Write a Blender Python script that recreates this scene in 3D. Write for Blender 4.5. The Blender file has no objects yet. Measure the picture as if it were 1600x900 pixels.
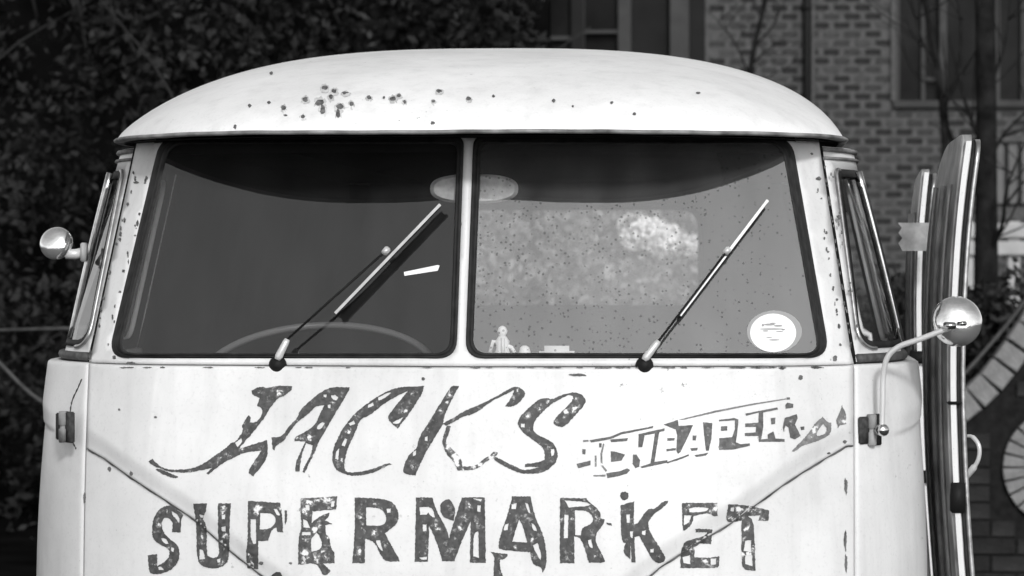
import bpy, bmesh, math, random
import numpy as np
from mathutils import Vector, Matrix
from mathutils.geometry import delaunay_2d_cdt
R = math.radians
rnd = random.Random(7)
rng = np.random.default_rng(7)
sc = bpy.context.scene
C = sc.collection

# ------------------------------------------------------------------ camera, world, sun, exposure
CAM = Vector((0.535, -6.0, 1.48)); FPX = 5042.0; YAW = R(-4.175); PITCH = R(-0.568)
cd = bpy.data.cameras.new('camera'); cam = bpy.data.objects.new('camera', cd); C.objects.link(cam)
cam.location = CAM; cam.rotation_euler = (R(90) + PITCH, 0, -YAW)
cd.sensor_width = 36; cd.lens = FPX * 36 / 1600; cd.clip_end = 500
cd.dof.use_dof = True; cd.dof.focus_distance = 6.05; cd.dof.aperture_fstop = 9
sc.camera = cam
FWD = Vector((math.sin(YAW) * math.cos(PITCH), math.cos(YAW) * math.cos(PITCH), math.sin(PITCH)))
RGT = Vector((math.cos(YAW), -math.sin(YAW), 0)); UPV = RGT.cross(FWD)

SUN_EL, SUN_AZ = R(27), R(14)                       # azimuth: towards photo right of the camera side
w = bpy.data.worlds.new('World'); sc.world = w; w.use_nodes = True
nt = w.node_tree; nt.nodes.clear()
o_ = nt.nodes.new('ShaderNodeOutputWorld'); b_ = nt.nodes.new('ShaderNodeBackground')
s_ = nt.nodes.new('ShaderNodeTexSky'); bw = nt.nodes.new('ShaderNodeRGBToBW')
s_.sky_type = 'NISHITA'; s_.sun_disc = False; s_.sun_elevation = SUN_EL; s_.sun_rotation = math.pi - SUN_AZ
nt.links.new(s_.outputs[0], bw.inputs[0]); nt.links.new(bw.outputs[0], b_.inputs[0]); nt.links.new(b_.outputs[0], o_.inputs[0])
b_.inputs[1].default_value = 0.15
sd = bpy.data.lights.new('sun', 'SUN'); sd.energy = 1.5; sd.angle = R(6); sd.color = (1, 1, 1)
so = bpy.data.objects.new('sun', sd); C.objects.link(so)
S = Vector((math.sin(SUN_AZ) * math.cos(SUN_EL), -math.cos(SUN_AZ) * math.cos(SUN_EL), math.sin(SUN_EL)))
so.rotation_euler = S.to_track_quat('Z', 'Y').to_euler()
sc.view_settings.view_transform = 'Standard'; sc.view_settings.look = 'None'
sc.view_settings.exposure = 0.42; sc.view_settings.gamma = 1
sc.cycles.max_bounces = 8; sc.cycles.transparent_max_bounces = 12

# ------------------------------------------------------------------ helpers
def ray(px, py):
    return (FWD + RGT * ((px - 800) / FPX) + UPV * ((450 - py) / FPX))
def at(px, py, y):
    """world point seen at a photo pixel on the plane Y = y"""
    d = ray(px, py); t = (y - CAM.y) / d.y
    return CAM + d * t

def mat(name, col, rough=0.6, metal=0.0, noise=0.0, nscale=8.0, bump=0.0, bscale=60.0, spec=0.3, detail=6, dist=0.02, coat=0.0, lo=None):
    m = bpy.data.materials.new(name); m.use_nodes = True
    n = m.node_tree; p = n.nodes['Principled BSDF']
    p.inputs['Roughness'].default_value = rough; p.inputs['Metallic'].default_value = metal
    p.inputs['Specular IOR Level'].default_value = spec; p.inputs['Coat Weight'].default_value = coat
    tc = n.nodes.new('ShaderNodeTexCoord')
    if noise > 0:
        t = n.nodes.new('ShaderNodeTexNoise'); t.inputs['Scale'].default_value = nscale; t.inputs['Detail'].default_value = detail
        n.links.new(tc.outputs['Object'], t.inputs['Vector'])
        r = n.nodes.new('ShaderNodeMapRange'); r.inputs['From Min'].default_value = 0.3; r.inputs['From Max'].default_value = 0.7
        r.inputs['To Min'].default_value = col * (1 - noise) if lo is None else lo; r.inputs['To Max'].default_value = col * (1 + noise) if lo is None else col
        n.links.new(t.outputs['Fac'], r.inputs['Value']); n.links.new(r.outputs[0], p.inputs['Base Color'])
    else:
        p.inputs['Base Color'].default_value = (col, col, col, 1)
    if bump > 0:
        t2 = n.nodes.new('ShaderNodeTexNoise'); t2.inputs['Scale'].default_value = bscale; t2.inputs['Detail'].default_value = 5
        n.links.new(tc.outputs['Object'], t2.inputs['Vector'])
        b = n.nodes.new('ShaderNodeBump'); b.inputs['Strength'].default_value = bump; b.inputs['Distance'].default_value = dist
        n.links.new(t2.outputs['Fac'], b.inputs['Height']); n.links.new(b.outputs[0], p.inputs['Normal'])
    return m

def paint_mat(name, base=0.80, chips=0.70):
    """chalky old white paint: faint cloudy dirt, fine specks, small rust chips"""
    m = bpy.data.materials.new(name); m.use_nodes = True
    n = m.node_tree; L = n.links; p = n.nodes['Principled BSDF']; tc = n.nodes.new('ShaderNodeTexCoord')
    p.inputs['Roughness'].default_value = 0.42; p.inputs['Specular IOR Level'].default_value = 0.35
    def noise(s, d=5, vec=None, rgh=0.55):
        t = n.nodes.new('ShaderNodeTexNoise'); t.inputs['Scale'].default_value = s; t.inputs['Detail'].default_value = d
        t.inputs['Roughness'].default_value = rgh
        L.new(vec or tc.outputs['Object'], t.inputs['Vector']); return t.outputs['Fac']
    def rng_(v, a, b, c, d):
        r = n.nodes.new('ShaderNodeMapRange'); r.inputs[1].default_value = a; r.inputs[2].default_value = b
        r.inputs[3].default_value = c; r.inputs[4].default_value = d; L.new(v, r.inputs[0]); return r.outputs[0]
    def mul(a, b):
        q = n.nodes.new('ShaderNodeMath'); q.operation = 'MULTIPLY'; L.new(a, q.inputs[0]); L.new(b, q.inputs[1]); return q.outputs[0]
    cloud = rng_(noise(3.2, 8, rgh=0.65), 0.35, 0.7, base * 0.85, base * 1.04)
    mp = n.nodes.new('ShaderNodeMapping'); mp.inputs['Scale'].default_value = (26, 26, 2.2); L.new(tc.outputs['Object'], mp.inputs[0])
    streak = rng_(noise(1.0, 5, mp.outputs[0]), 0.5, 0.78, 1.0, 0.88)
    fine = rng_(noise(170, 3), 0.55, 0.8, 1.0, 0.88)
    speck = rng_(noise(60, 6, rgh=0.7), chips - .05, chips - .01, 1.0, 0.3)
    patch = rng_(noise(2.1, 3), 0.5, 0.62, 0.0, 1.0)
    # specks only inside patches
    inv = n.nodes.new('ShaderNodeMix'); inv.data_type = 'FLOAT'
    L.new(patch, inv.inputs[0]); inv.inputs[2].default_value = 1.0; L.new(speck, inv.inputs[3])
    c = mul(mul(mul(cloud, streak), fine), inv.outputs[0])
    L.new(c, p.inputs['Base Color'])
    b = n.nodes.new('ShaderNodeBump'); b.inputs['Strength'].default_value = 0.22; b.inputs['Distance'].default_value = 0.02
    L.new(noise(6, 3), b.inputs['Height']); L.new(b.outputs[0], p.inputs['Normal'])
    return m

def letter_mat(name, thr, dark=0.082):
    m = bpy.data.materials.new(name); m.use_nodes = True
    n = m.node_tree; L = n.links; p = n.nodes['Principled BSDF']; tc = n.nodes.new('ShaderNodeTexCoord')
    p.inputs['Roughness'].default_value = 0.6; p.inputs['Specular IOR Level'].default_value = 0.2
    t = n.nodes.new('ShaderNodeTexNoise'); t.inputs['Scale'].default_value = 62; t.inputs['Detail'].default_value = 6; t.inputs['Roughness'].default_value = 0.6
    L.new(tc.outputs['Object'], t.inputs['Vector'])
    a = n.nodes.new('ShaderNodeAttribute'); a.attribute_name = 'inner'
    q = n.nodes.new('ShaderNodeMath'); q.operation = 'MULTIPLY_ADD'; L.new(a.outputs['Fac'], q.inputs[0]); q.inputs[1].default_value = 0.09
    L.new(t.outputs['Fac'], q.inputs[2])
    r = n.nodes.new('ShaderNodeMapRange'); r.inputs[1].default_value = thr; r.inputs[2].default_value = thr + 0.045
    r.inputs[3].default_value = 0; r.inputs[4].default_value = 1; L.new(q.outputs[0], r.inputs[0])
    t3 = n.nodes.new('ShaderNodeTexNoise'); t3.inputs['Scale'].default_value = 120; L.new(tc.outputs['Object'], t3.inputs['Vector'])
    r3 = n.nodes.new('ShaderNodeMapRange'); r3.inputs[1].default_value = .3; r3.inputs[2].default_value = .7; r3.inputs[3].default_value = dark * .7; r3.inputs[4].default_value = dark * 1.35
    L.new(t3.outputs['Fac'], r3.inputs[0])
    ra = n.nodes.new('ShaderNodeMapRange'); ra.inputs[1].default_value = thr - .10; ra.inputs[2].default_value = thr + .01; ra.inputs[4].default_value = .85; L.new(q.outputs[0], ra.inputs[0])
    t4 = n.nodes.new('ShaderNodeTexNoise'); t4.inputs['Scale'].default_value = 210; t4.inputs['Detail'].default_value = 4; L.new(tc.outputs['Object'], t4.inputs['Vector'])
    rb = n.nodes.new('ShaderNodeMapRange'); rb.inputs[1].default_value = .42; rb.inputs[2].default_value = .60; L.new(t4.outputs['Fac'], rb.inputs[0])
    mu = n.nodes.new('ShaderNodeMath'); mu.operation = 'MULTIPLY'; L.new(ra.outputs[0], mu.inputs[0]); L.new(rb.outputs[0], mu.inputs[1])
    m0 = n.nodes.new('ShaderNodeMix'); m0.data_type = 'FLOAT'; L.new(mu.outputs[0], m0.inputs[0]); L.new(r3.outputs[0], m0.inputs[2]); m0.inputs[3].default_value = .34
    mx = n.nodes.new('ShaderNodeMix'); mx.data_type = 'FLOAT'; L.new(r.outputs[0], mx.inputs[0]); L.new(m0.outputs[0], mx.inputs[2]); mx.inputs[3].default_value = 0.74
    L.new(mx.outputs[0], p.inputs['Base Color'])
    return m

def dusty_glass(name, dust, specks=0.0, spec=0.5, col=0.75):
    m = bpy.data.materials.new(name); m.use_nodes = True
    n = m.node_tree; L = n.links; n.nodes.clear(); out = n.nodes.new('ShaderNodeOutputMaterial'); tc = n.nodes.new('ShaderNodeTexCoord')
    tr = n.nodes.new('ShaderNodeBsdfTransparent'); df = n.nodes.new('ShaderNodeBsdfDiffuse'); gl = n.nodes.new('ShaderNodeBsdfGlossy')
    tr.inputs[0].default_value = (.9, .9, .9, 1); gl.inputs['Roughness'].default_value = 0.015
    t = n.nodes.new('ShaderNodeTexNoise'); t.inputs['Scale'].default_value = 4.5; t.inputs['Detail'].default_value = 9; t.inputs['Roughness'].default_value = .62
    mpg = n.nodes.new('ShaderNodeMapping'); mpg.inputs['Scale'].default_value = (3.0, 3.0, .7); L.new(tc.outputs['Object'], mpg.inputs[0]); L.new(mpg.outputs[0], t.inputs['Vector'])
    r = n.nodes.new('ShaderNodeMapRange'); r.inputs[1].default_value = .3; r.inputs[2].default_value = .7; r.inputs[3].default_value = dust * .6; r.inputs[4].default_value = dust * 1.4
    L.new(t.outputs['Fac'], r.inputs[0])
    df.inputs[0].default_value = (col, col, col, 1)
    if specks > 0:
        v = n.nodes.new('ShaderNodeTexNoise'); v.inputs['Scale'].default_value = 190; v.inputs['Detail'].default_value = 3
        L.new(tc.outputs['Object'], v.inputs['Vector'])
        r2 = n.nodes.new('ShaderNodeMapRange'); r2.inputs[1].default_value = .60; r2.inputs[2].default_value = .70; r2.inputs[3].default_value = col; r2.inputs[4].default_value = col * .8
        L.new(v.outputs['Fac'], r2.inputs[0]); L.new(r2.outputs[0], df.inputs[0])
    m1 = n.nodes.new('ShaderNodeMixShader'); L.new(r.outputs[0], m1.inputs[0]); L.new(tr.outputs[0], m1.inputs[1]); L.new(df.outputs[0], m1.inputs[2])
    fr = n.nodes.new('ShaderNodeFresnel'); fr.inputs[0].default_value = 1.5
    mm = n.nodes.new('ShaderNodeMath'); mm.operation = 'MULTIPLY'; mm.inputs[1].default_value = spec; L.new(fr.outputs[0], mm.inputs[0])
    m2 = n.nodes.new('ShaderNodeMixShader'); L.new(mm.outputs[0], m2.inputs[0]); L.new(m1.outputs[0], m2.inputs[1]); L.new(gl.outputs[0], m2.inputs[2])
    if specks > 0:
        v2 = n.nodes.new('ShaderNodeTexVoronoi'); v2.inputs['Scale'].default_value = 125; L.new(tc.outputs['Object'], v2.inputs['Vector'])
        v3 = n.nodes.new('ShaderNodeTexNoise'); v3.inputs['Scale'].default_value = 5; v3.inputs['Detail'].default_value = 4; L.new(tc.outputs['Object'], v3.inputs['Vector'])
        sx = n.nodes.new('ShaderNodeSeparateXYZ'); L.new(tc.outputs['Object'], sx.inputs[0])
        rx = n.nodes.new('ShaderNodeMapRange'); rx.inputs[1].default_value = .02; rx.inputs[2].default_value = .65; rx.inputs[3].default_value = .30; rx.inputs[4].default_value = .0; L.new(sx.outputs[0], rx.inputs[0])
        sp = n.nodes.new('ShaderNodeSeparateColor'); L.new(v2.outputs['Color'], sp.inputs[0])
        a1 = n.nodes.new('ShaderNodeMath'); a1.operation = 'MULTIPLY_ADD'; L.new(v3.outputs['Fac'], a1.inputs[0]); a1.inputs[1].default_value = .9; L.new(rx.outputs[0], a1.inputs[2])
        a2 = n.nodes.new('ShaderNodeMath'); a2.operation = 'MULTIPLY'; L.new(a1.outputs[0], a2.inputs[0]); L.new(sp.outputs[0], a2.inputs[1])
        r0 = n.nodes.new('ShaderNodeMapRange'); r0.inputs[1].default_value = .12; r0.inputs[2].default_value = .50; r0.inputs[3].default_value = 0; r0.inputs[4].default_value = .30; L.new(a2.outputs[0], r0.inputs[0])
        ad = n.nodes.new('ShaderNodeMath'); ad.operation = 'SUBTRACT'; L.new(r0.outputs[0], ad.inputs[0]); L.new(v2.outputs['Distance'], ad.inputs[1])
        r4 = n.nodes.new('ShaderNodeMapRange'); r4.inputs[1].default_value = -.06; r4.inputs[2].default_value = .06; r4.inputs[3].default_value = 0; r4.inputs[4].default_value = .46; L.new(ad.outputs[0], r4.inputs[0])
        dk = n.nodes.new('ShaderNodeBsdfDiffuse'); dk.inputs[0].default_value = (.04, .04, .04, 1)
        m3 = n.nodes.new('ShaderNodeMixShader'); L.new(r4.outputs[0], m3.inputs[0]); L.new(m2.outputs[0], m3.inputs[1]); L.new(dk.outputs[0], m3.inputs[2]); L.new(m3.outputs[0], out.inputs[0])
    else:
        L.new(m2.outputs[0], out.inputs[0])
    return m

M = dict(
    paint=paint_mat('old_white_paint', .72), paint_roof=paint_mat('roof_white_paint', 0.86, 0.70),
    rust=mat('rust', .12, .85, noise=.6, nscale=90, bump=.3), dark_rust=mat('dark_rust', .045, .9, noise=.5, nscale=120),
    gutter=mat('rusty_gutter_paint', .34, .6, noise=.5, nscale=17, lo=.02, detail=9),
    rubber=mat('black_rubber', .022, .7, noise=.4, nscale=50, spec=.2), rubber_grey=mat('weathered_rubber', .07, .6, noise=.4, nscale=70),
    chrome=mat('old_chrome', .62, .16, 1.0, noise=.25, nscale=40), steel=mat('dull_metal', .45, .35, .9, noise=.3, nscale=60),
    black=mat('black_paint', .012, .6, spec=.15), interior=mat('dark_cab_trim', .012, .8, spec=.05, noise=.3), headliner=mat('cab_headliner', .012, .9, spec=.05),
    glass_left=dusty_glass('dusty_glass', .016, 0, 2.1), glass_right=dusty_glass('very_dusty_glass', .062, 1, 2.2),
    glass_side=dusty_glass('side_window_glass', .03, 0, .3), glass_house=mat('dark_window_glass', .008, .3, spec=.08, noise=.8, nscale=2.5),
    curtain=mat('pale_blind_behind_glass', .12, .5, noise=.25, nscale=3),
    let=letter_mat('worn_lettering', .625, .078), let_b=letter_mat('banner_paint', .72, .105), let_w=letter_mat('very_worn_lettering', .56), let_l=letter_mat('faded_lettering', .62, .17),
    let_s=letter_mat('solid_lettering', .68, .072),
    sticker=mat('white_paper', .8, .5, noise=.06, nscale=40), ink=mat('grey_ink', .3, .6), ivory=mat('ivory_plastic', .15, .35), mirror_back=mat('mottled_mirror_back', .60, .4, noise=.35, nscale=34, lo=.25), ivory2=mat('pale_plastic', .7, .35),
    shell=mat('polished_mirror_shell', .95, .14, .92, noise=.22, nscale=26, spec=.6, bump=.15, bscale=18), alloy=mat('grey_alloy', .30, .35, .3, noise=.15, nscale=40), arm=mat('enamelled_tube', .60, .3, .2), skin_grey=mat('door_skin_grey', .32, .45, noise=.5, nscale=14),  # loading door skins in a grey darker than the white body
    mirror_grey=mat('mirror_back_grey', .55, .35, noise=.3, nscale=30),
    leaf=mat('dark_evergreen_leaf', .042, .75, noise=.8, nscale=7, spec=.05, lo=.001), leaf2=mat('shrub_leaf', .04, .6, noise=.8, nscale=12, spec=.12, lo=.003),
    leaf_pale=mat('pale_variegated_leaf', .24, .7, noise=.5, nscale=4, lo=.08), blossom=mat('pale_blossom', .85, .7, noise=.2), bark=mat('dark_bark', .014, .9, spec=.05, noise=.5, nscale=14, bump=.6, bscale=30),
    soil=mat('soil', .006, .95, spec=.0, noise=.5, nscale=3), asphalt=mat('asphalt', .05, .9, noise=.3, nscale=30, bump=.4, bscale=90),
    mortar=mat('mortar', .088, .95, spec=.03, noise=.25, nscale=30, bump=.3), mortar_dark=mat('dark_mortar', .016, .95, spec=.0, noise=.3, nscale=30, bump=.3),
    brick_a=mat('pale_brick', .070, .9, spec=.03, noise=.3, nscale=9, bump=.4), brick_b=mat('burnt_brick', .030, .9, spec=.03, noise=.35, nscale=9, bump=.4),
    brick_c=mat('weathered_wall_brick', .030, .9, spec=.05, noise=.45, nscale=7, bump=.5), brick_d=mat('pale_coping_brick', .20, .9, noise=.22, nscale=14, bump=.5),
    frame_grey=mat('grey_window_paint', .05, .6, spec=.1, noise=.2, nscale=6), frame_dark=mat('dark_window_paint', .012, .6, spec=.1, noise=.2, nscale=6),
    white_wood=mat('white_painted_wood', .38, .6, noise=.15, nscale=9), iron=mat('painted_iron', .055, .6, noise=.3, nscale=20),
    roof_tile=mat('slate', .08, .8, noise=.3, nscale=6), vinyl=mat('grey_vinyl', .1, .5, noise=.2),
)

def link(name, me, m, parent=None, smooth=False):
    if m is not None: me.materials.append(m)
    if smooth:
        me.polygons.foreach_set('use_smooth', [True] * len(me.polygons))
    o = bpy.data.objects.new(name, me); C.objects.link(o)
    if parent is not None: o.parent = parent
    return o
def mesh(name, vs, fs, m, parent=None, smooth=False):
    me = bpy.data.meshes.new(name); me.from_pydata([tuple(v) for v in vs], [], [tuple(f) for f in fs]); me.validate(); me.update()
    return link(name, me, m, parent, smooth)
def bmo(name, bm, m, parent=None, smooth=False):
    me = bpy.data.meshes.new(name); bmesh.ops.recalc_face_normals(bm, faces=bm.faces); bm.to_mesh(me); bm.free()
    return link(name, me, m, parent, smooth)
def thing(name, label, cat, loc=(0, 0, 0), group=None):
    o = bpy.data.objects.new(name, None); C.objects.link(o); o.location = loc; o.empty_display_size = .1
    o['label'] = label; o['category'] = cat
    if group: o['group'] = group
    return o
def tag(o, label, cat, group=None):
    o['label'] = label; o['category'] = cat
    if group: o['group'] = group
    return o
def box(bm, x0, x1, y0, y1, z0, z1, bev=0.0, rot=None, piv=None):
    r = bmesh.ops.create_cube(bm, size=1.0)
    vs = r['verts']
    for v in vs:
        v.co = Vector(((x0 + x1) / 2 + v.co.x * (x1 - x0), (y0 + y1) / 2 + v.co.y * (y1 - y0), (z0 + z1) / 2 + v.co.z * (z1 - z0)))
    if rot is not None:
        bmesh.ops.rotate(bm, verts=vs, cent=piv or Vector(((x0 + x1) / 2, (y0 + y1) / 2, (z0 + z1) / 2)), matrix=rot)
    if bev > 0:
        es = list({e for v in vs for e in v.link_edges}); bmesh.ops.bevel(bm, geom=es, offset=bev, segments=2, affect='EDGES')
def tube(bm, pts, rad, n=10, closed=False, cap=True):
    pts = [Vector(p) for p in pts]; N = len(pts)
    rads = rad if isinstance(rad, (list, tuple)) else [rad] * N
    rings = []; prev = None
    for i in range(N):
        if closed: t = pts[(i + 1) % N] - pts[i - 1]
        else: t = pts[min(i + 1, N - 1)] - pts[max(i - 1, 0)]
        t.normalize()
        if prev is None:
            a = Vector((0, 0, 1)) if abs(t.z) < .9 else Vector((1, 0, 0)); u = t.cross(a).normalized()
        else:
            u = (prev - t * prev.dot(t)).normalized()
        prev = u; v = t.cross(u)
        rings.append([bm.verts.new(pts[i] + (u * math.cos(2 * math.pi * k / n) + v * math.sin(2 * math.pi * k / n)) * rads[i]) for k in range(n)])
    for i in range(N if closed else N - 1):
        a, b = rings[i], rings[(i + 1) % N]
        for k in range(n): bm.faces.new((a[k], a[(k + 1) % n], b[(k + 1) % n], b[k]))
    if cap and not closed: bm.faces.new(rings[0][::-1]); bm.faces.new(rings[-1])
def spline(pts, n=10):
    pts = [Vector(p) for p in pts]; out = []
    P = [pts[0] * 2 - pts[1]] + pts + [pts[-1] * 2 - pts[-2]]
    for i in range(1, len(P) - 2):
        for k in range(n):
            t = k / n; a, b, c, d = P[i - 1], P[i], P[i + 1], P[i + 2]
            out.append(.5 * ((2 * b) + (c - a) * t + (2 * a - 5 * b + 4 * c - d) * t * t + (3 * b - a - 3 * c + d) * t ** 3))
    out.append(pts[-1]); return out
def lathe(bm, prof, mtx, n=24):
    rings = []
    for r, h in prof:
        rings.append([bm.verts.new(mtx @ Vector((r * math.cos(2 * math.pi * k / n), r * math.sin(2 * math.pi * k / n), h))) for k in range(n)])
    for a, b in zip(rings, rings[1:]):
        for k in range(n): bm.faces.new((a[k], a[(k + 1) % n], b[(k + 1) % n], b[k]))
    bm.faces.new(rings[0][::-1]); bm.faces.new(rings[-1])
def axis(p, d):
    return Matrix.Translation(Vector(p)) @ Vector(d).to_track_quat('Z', 'Y').to_matrix().to_4x4()
def rquad(pts, rad, seg=7):
    """polygon with rounded corners; rad per corner"""
    out = []; n = len(pts)
    for i in range(n):
        p = Vector(pts[i]); a = Vector(pts[i - 1]); b = Vector(pts[(i + 1) % n]); r = rad[i] if isinstance(rad, (list, tuple)) else rad
        da = (a - p).normalized(); db = (b - p).normalized()
        p0 = p + da * r; p1 = p + db * r
        for k in range(seg + 1):
            t = k / seg; out.append(tuple(p0 * (1 - t) ** 2 + p * 2 * t * (1 - t) + p1 * t * t))
    return out
def densify(poly, step):
    out = []; n = len(poly)
    for i in range(n):
        a = np.array(poly[i], float); b = np.array(poly[(i + 1) % n], float); k = max(1, int(np.ceil(np.linalg.norm(b - a) / step)))
        for j in range(k): out.append(tuple(a + (b - a) * j / k))
    return out
def inside(poly, P):
    P = np.asarray(P, float); x, y = P[:, 0], P[:, 1]; res = np.zeros(len(P), bool); n = len(poly)
    for i in range(n):
        x1, y1 = poly[i]; x2, y2 = poly[(i + 1) % n]
        if y1 == y2: continue
        c = ((y1 > y) != (y2 > y)) & (x < (x2 - x1) * (y - y1) / (y2 - y1) + x1); res ^= c
    return res
def segdist(poly, P):
    P = np.asarray(P, float); d = np.full(len(P), 1e9); n = len(poly)
    for i in range(n):
        a = np.array(poly[i]); b = np.array(poly[(i + 1) % n]); ab = b - a; L2 = ab @ ab + 1e-12
        t = np.clip(((P - a) @ ab) / L2, 0, 1); q = a + t[:, None] * ab; d = np.minimum(d, np.linalg.norm(P - q, axis=1))
    return d
def fill(solids, holes=(), step=6.0, grid=6.0):
    """2-D triangulation of the union of the solid outlines minus the holes, with inner grid points"""
    sol = [densify(p, step) for p in solids]; hol = [densify(p, step) for p in holes]
    V = []; E = []
    for p in sol + hol:
        b = len(V); V += p; E += [(b + i, b + (i + 1) % len(p)) for i in range(len(p))]
    A = np.array(V); x0, y0 = A.min(0); x1, y1 = A.max(0)
    gx, gy = np.meshgrid(np.arange(x0 + grid / 2, x1, grid), np.arange(y0 + grid / 2, y1, grid)); G = np.c_[gx.ravel(), gy.ravel()]
    ins = np.zeros(len(G), bool)
    for p in sol: ins |= inside(p, G)
    for p in hol: ins &= ~inside(p, G)
    dd = np.full(len(G), 1e9)
    for p in sol + hol: dd = np.minimum(dd, segdist(p, G))
    G = G[ins & (dd > grid * .3)]
    ov, oe, of, *_ = delaunay_2d_cdt([Vector((float(v[0]), float(v[1]))) for v in V] + [Vector((float(v[0]), float(v[1]))) for v in G], E, [], 0, 1e-5)
    ov = np.array([tuple(v) for v in ov]); F = np.array([f for f in of])
    cen = ov[F].mean(1); k = np.zeros(len(cen), bool)
    for p in sol: k |= inside(p, cen)
    for p in hol: k &= ~inside(p, cen)
    F = F[k]
    used = np.unique(F); mp = -np.ones(len(ov), int); mp[used] = np.arange(len(used)); ov = ov[used]; F = mp[F]
    d = np.full(len(ov), 1e9)
    for p in sol + hol: d = np.minimum(d, segdist(p, ov))
    return ov, F, d
def sm(a, b, x):
    t = np.clip((np.asarray(x, float) - a) / (b - a), 0, 1); return t * t * (3 - 2 * t)

# ------------------------------------------------------------------ the van's shape
LL, NN, MM = .5, 3.2, 2.2
ZB = 1.274                                                  # waist line
def SE(r):
    r = np.clip(np.abs(r), 0, .999); return LL * (1 - (1 - r ** NN) ** (1 / MM))
def W_low(z): return .892 - .027 * ((z - .8) / .47) ** 2
def W_up(z): return .865 - .105 * (z - ZB) / .43
def Y_low(z): return -.035 * (1 - ((z - .75) / .524) ** 2)
def Y_up(z): return .13 * (z - ZB) / .43
def base_front(x, z):
    x = np.asarray(x, float); z = np.asarray(z, float); ax = np.abs(x)
    lo = Y_low(z) + SE(ax / W_low(z)); lo = lo + sm(.93, ZB, z) * np.maximum(0, .12 * ax - SE(ax / W_low(z)))
    se = SE(ax / W_up(z)); up = Y_up(z) + np.maximum(.12 * ax, se)
    return np.where(z < ZB, lo, up)
def hit_front(px, py, f=None):
    f = f or base_front
    d = ray(px, py); y = .05
    for _ in range(40):
        t = (y - CAM.y) / d.y; p = CAM + d * t; y = .5 * y + .5 * float(f(p.x, p.z))
    return CAM + d * ((y - CAM.y) / d.y)
VL = [hit_front(*p) for p in [(130, 697), (165, 717), (195, 739), (257, 780), (305, 812), (362, 862), (400, 892)]]
VR = [hit_front(*p) for p in [(1015, 900), (1032, 886), (1082, 853), (1140, 819), (1200, 775), (1232, 752), (1275, 725), (1322, 697)]]
vx = [p.x for p in VL] + [-.22, -.12, 0, .12] + [p.x for p in VR]
vz = [p.z for p in VL] + [.78, .70, .67, .71] + [p.z for p in VR]
def Vz(x): return np.interp(x, vx, vz)
def emb(h): return .019 * (.5 * sm(0, .045, h) + .50 * sm(-.0035, .0035, h))
def front(x, z):
    y = base_front(x, z)
    e = np.where(np.asarray(z) < ZB, emb(np.asarray(z) - Vz(x)) * (1 - sm(.728, .737, np.abs(x))), 0)
    return y - e
def sideX(y, z, up=False):
    """half-width of the door skin at (y, z)"""
    y = np.asarray(y, float); z = np.asarray(z, float)
    W_ = np.where(z < ZB, W_low(z), .845 - .098 * (z - ZB) / .43) if not up else (.845 - .098 * (z - ZB) / .43)
    Y_ = np.where(z < ZB, Y_low(z), Y_up(z)) if not up else Y_up(z)
    d = y - Y_; q = np.clip((LL - d) / LL, 0, 1)
    x = W_ * (1 - q ** MM) ** (1 / NN)
    if not up:
        zs = 1.135 + .06 * sm(.15, .75, y); x = x + .010 * (.5 * sm(0, .04, z - zs) + .5 * sm(-.004, .004, z - zs)) * sm(.2, .28, y)
    return x

van = thing('delivery_van', 'old white split-windscreen delivery van with worn painted lettering, side doors folded open', 'van', (0, 2, 0))
VO = Vector((0, 2, 0))
def V(o):
    """parent an object built in world coordinates to the van"""
    o.parent = van; o.location = o.location - VO; return o
def P_(o, parent):
    """parent to a part of the van (the part keeps its own offset)"""
    o.parent = parent
    return o
def solid(o, t=.012, off=-1):
    md = o.modifiers.new('thickness', 'SOLIDIFY'); md.thickness = t; md.offset = off
    if off == -1 and o.data.materials and o.data.materials[0].name in ('old_white_paint', 'roof_white_paint'):
        o.data.materials.append(M['interior']); md.material_offset = 1; md.material_offset_rim = 0
def grid_mesh(name, X, m, smooth=True, flip=False):
    r, c = X.shape[:2]; vs = X.reshape(-1, 3)
    i = np.arange(r * c).reshape(r, c); f = np.stack([i[:-1, :-1], i[:-1, 1:], i[1:, 1:], i[1:, :-1]], -1).reshape(-1, 4)
    if flip: f = f[:, ::-1]
    return mesh(name, vs, f.tolist(), m, None, smooth)

# nose panel below the waist
SX = .737
xs = np.linspace(-SX, SX, 400); zs = np.r_[np.linspace(.34, .84, 18)[:-1], np.linspace(.84, ZB - .0010, 170)]
X, Z = np.meshgrid(xs, zs); Yf = front(X, Z)
Yf = Yf + .006 * sm(ZB - .005, ZB - .0010, Z)                     # rolled edge at the waist seam
nose = V(grid_mesh('front_panel', np.stack([X, Yf, Z], -1), M['paint'])); solid(nose, .010)

# windscreen surround with the two openings
def seamx(z): return np.interp(z, [ZB, 1.30, 1.70], [SX, .731, .672])
def px_loop(pts):                                            # photo outline -> (x, z) on the sloping front
    return [(p.x, p.z) for p in (hit_front(a, b, lambda x, z: Y_up(z) + .12 * abs(x)) for a, b in pts)]
paneL = rquad([(160, 560), (713, 560), (725, 213), (241, 213)], [34, 30, 16, 30])
paneR = rquad([(727, 560), (1298, 560), (1238, 213), (740, 213)], [30, 34, 30, 16])
paneLi = rquad([(184, 552), (702, 552), (714, 224), (263, 224)], [24, 24, 14, 26])
paneRi = rquad([(738, 552), (1280, 552), (1222, 224), (751, 224)], [24, 24, 26, 14])
oL, oR, iL, iR = map(px_loop, (paneL, paneR, paneLi, paneRi))
outl = [(-SX, ZB + .0008), (SX, ZB + .0008), (float(seamx(1.30)), 1.30), (.672, 1.716), (-.672, 1.716), (-float(seamx(1.30)), 1.30)]
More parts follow.
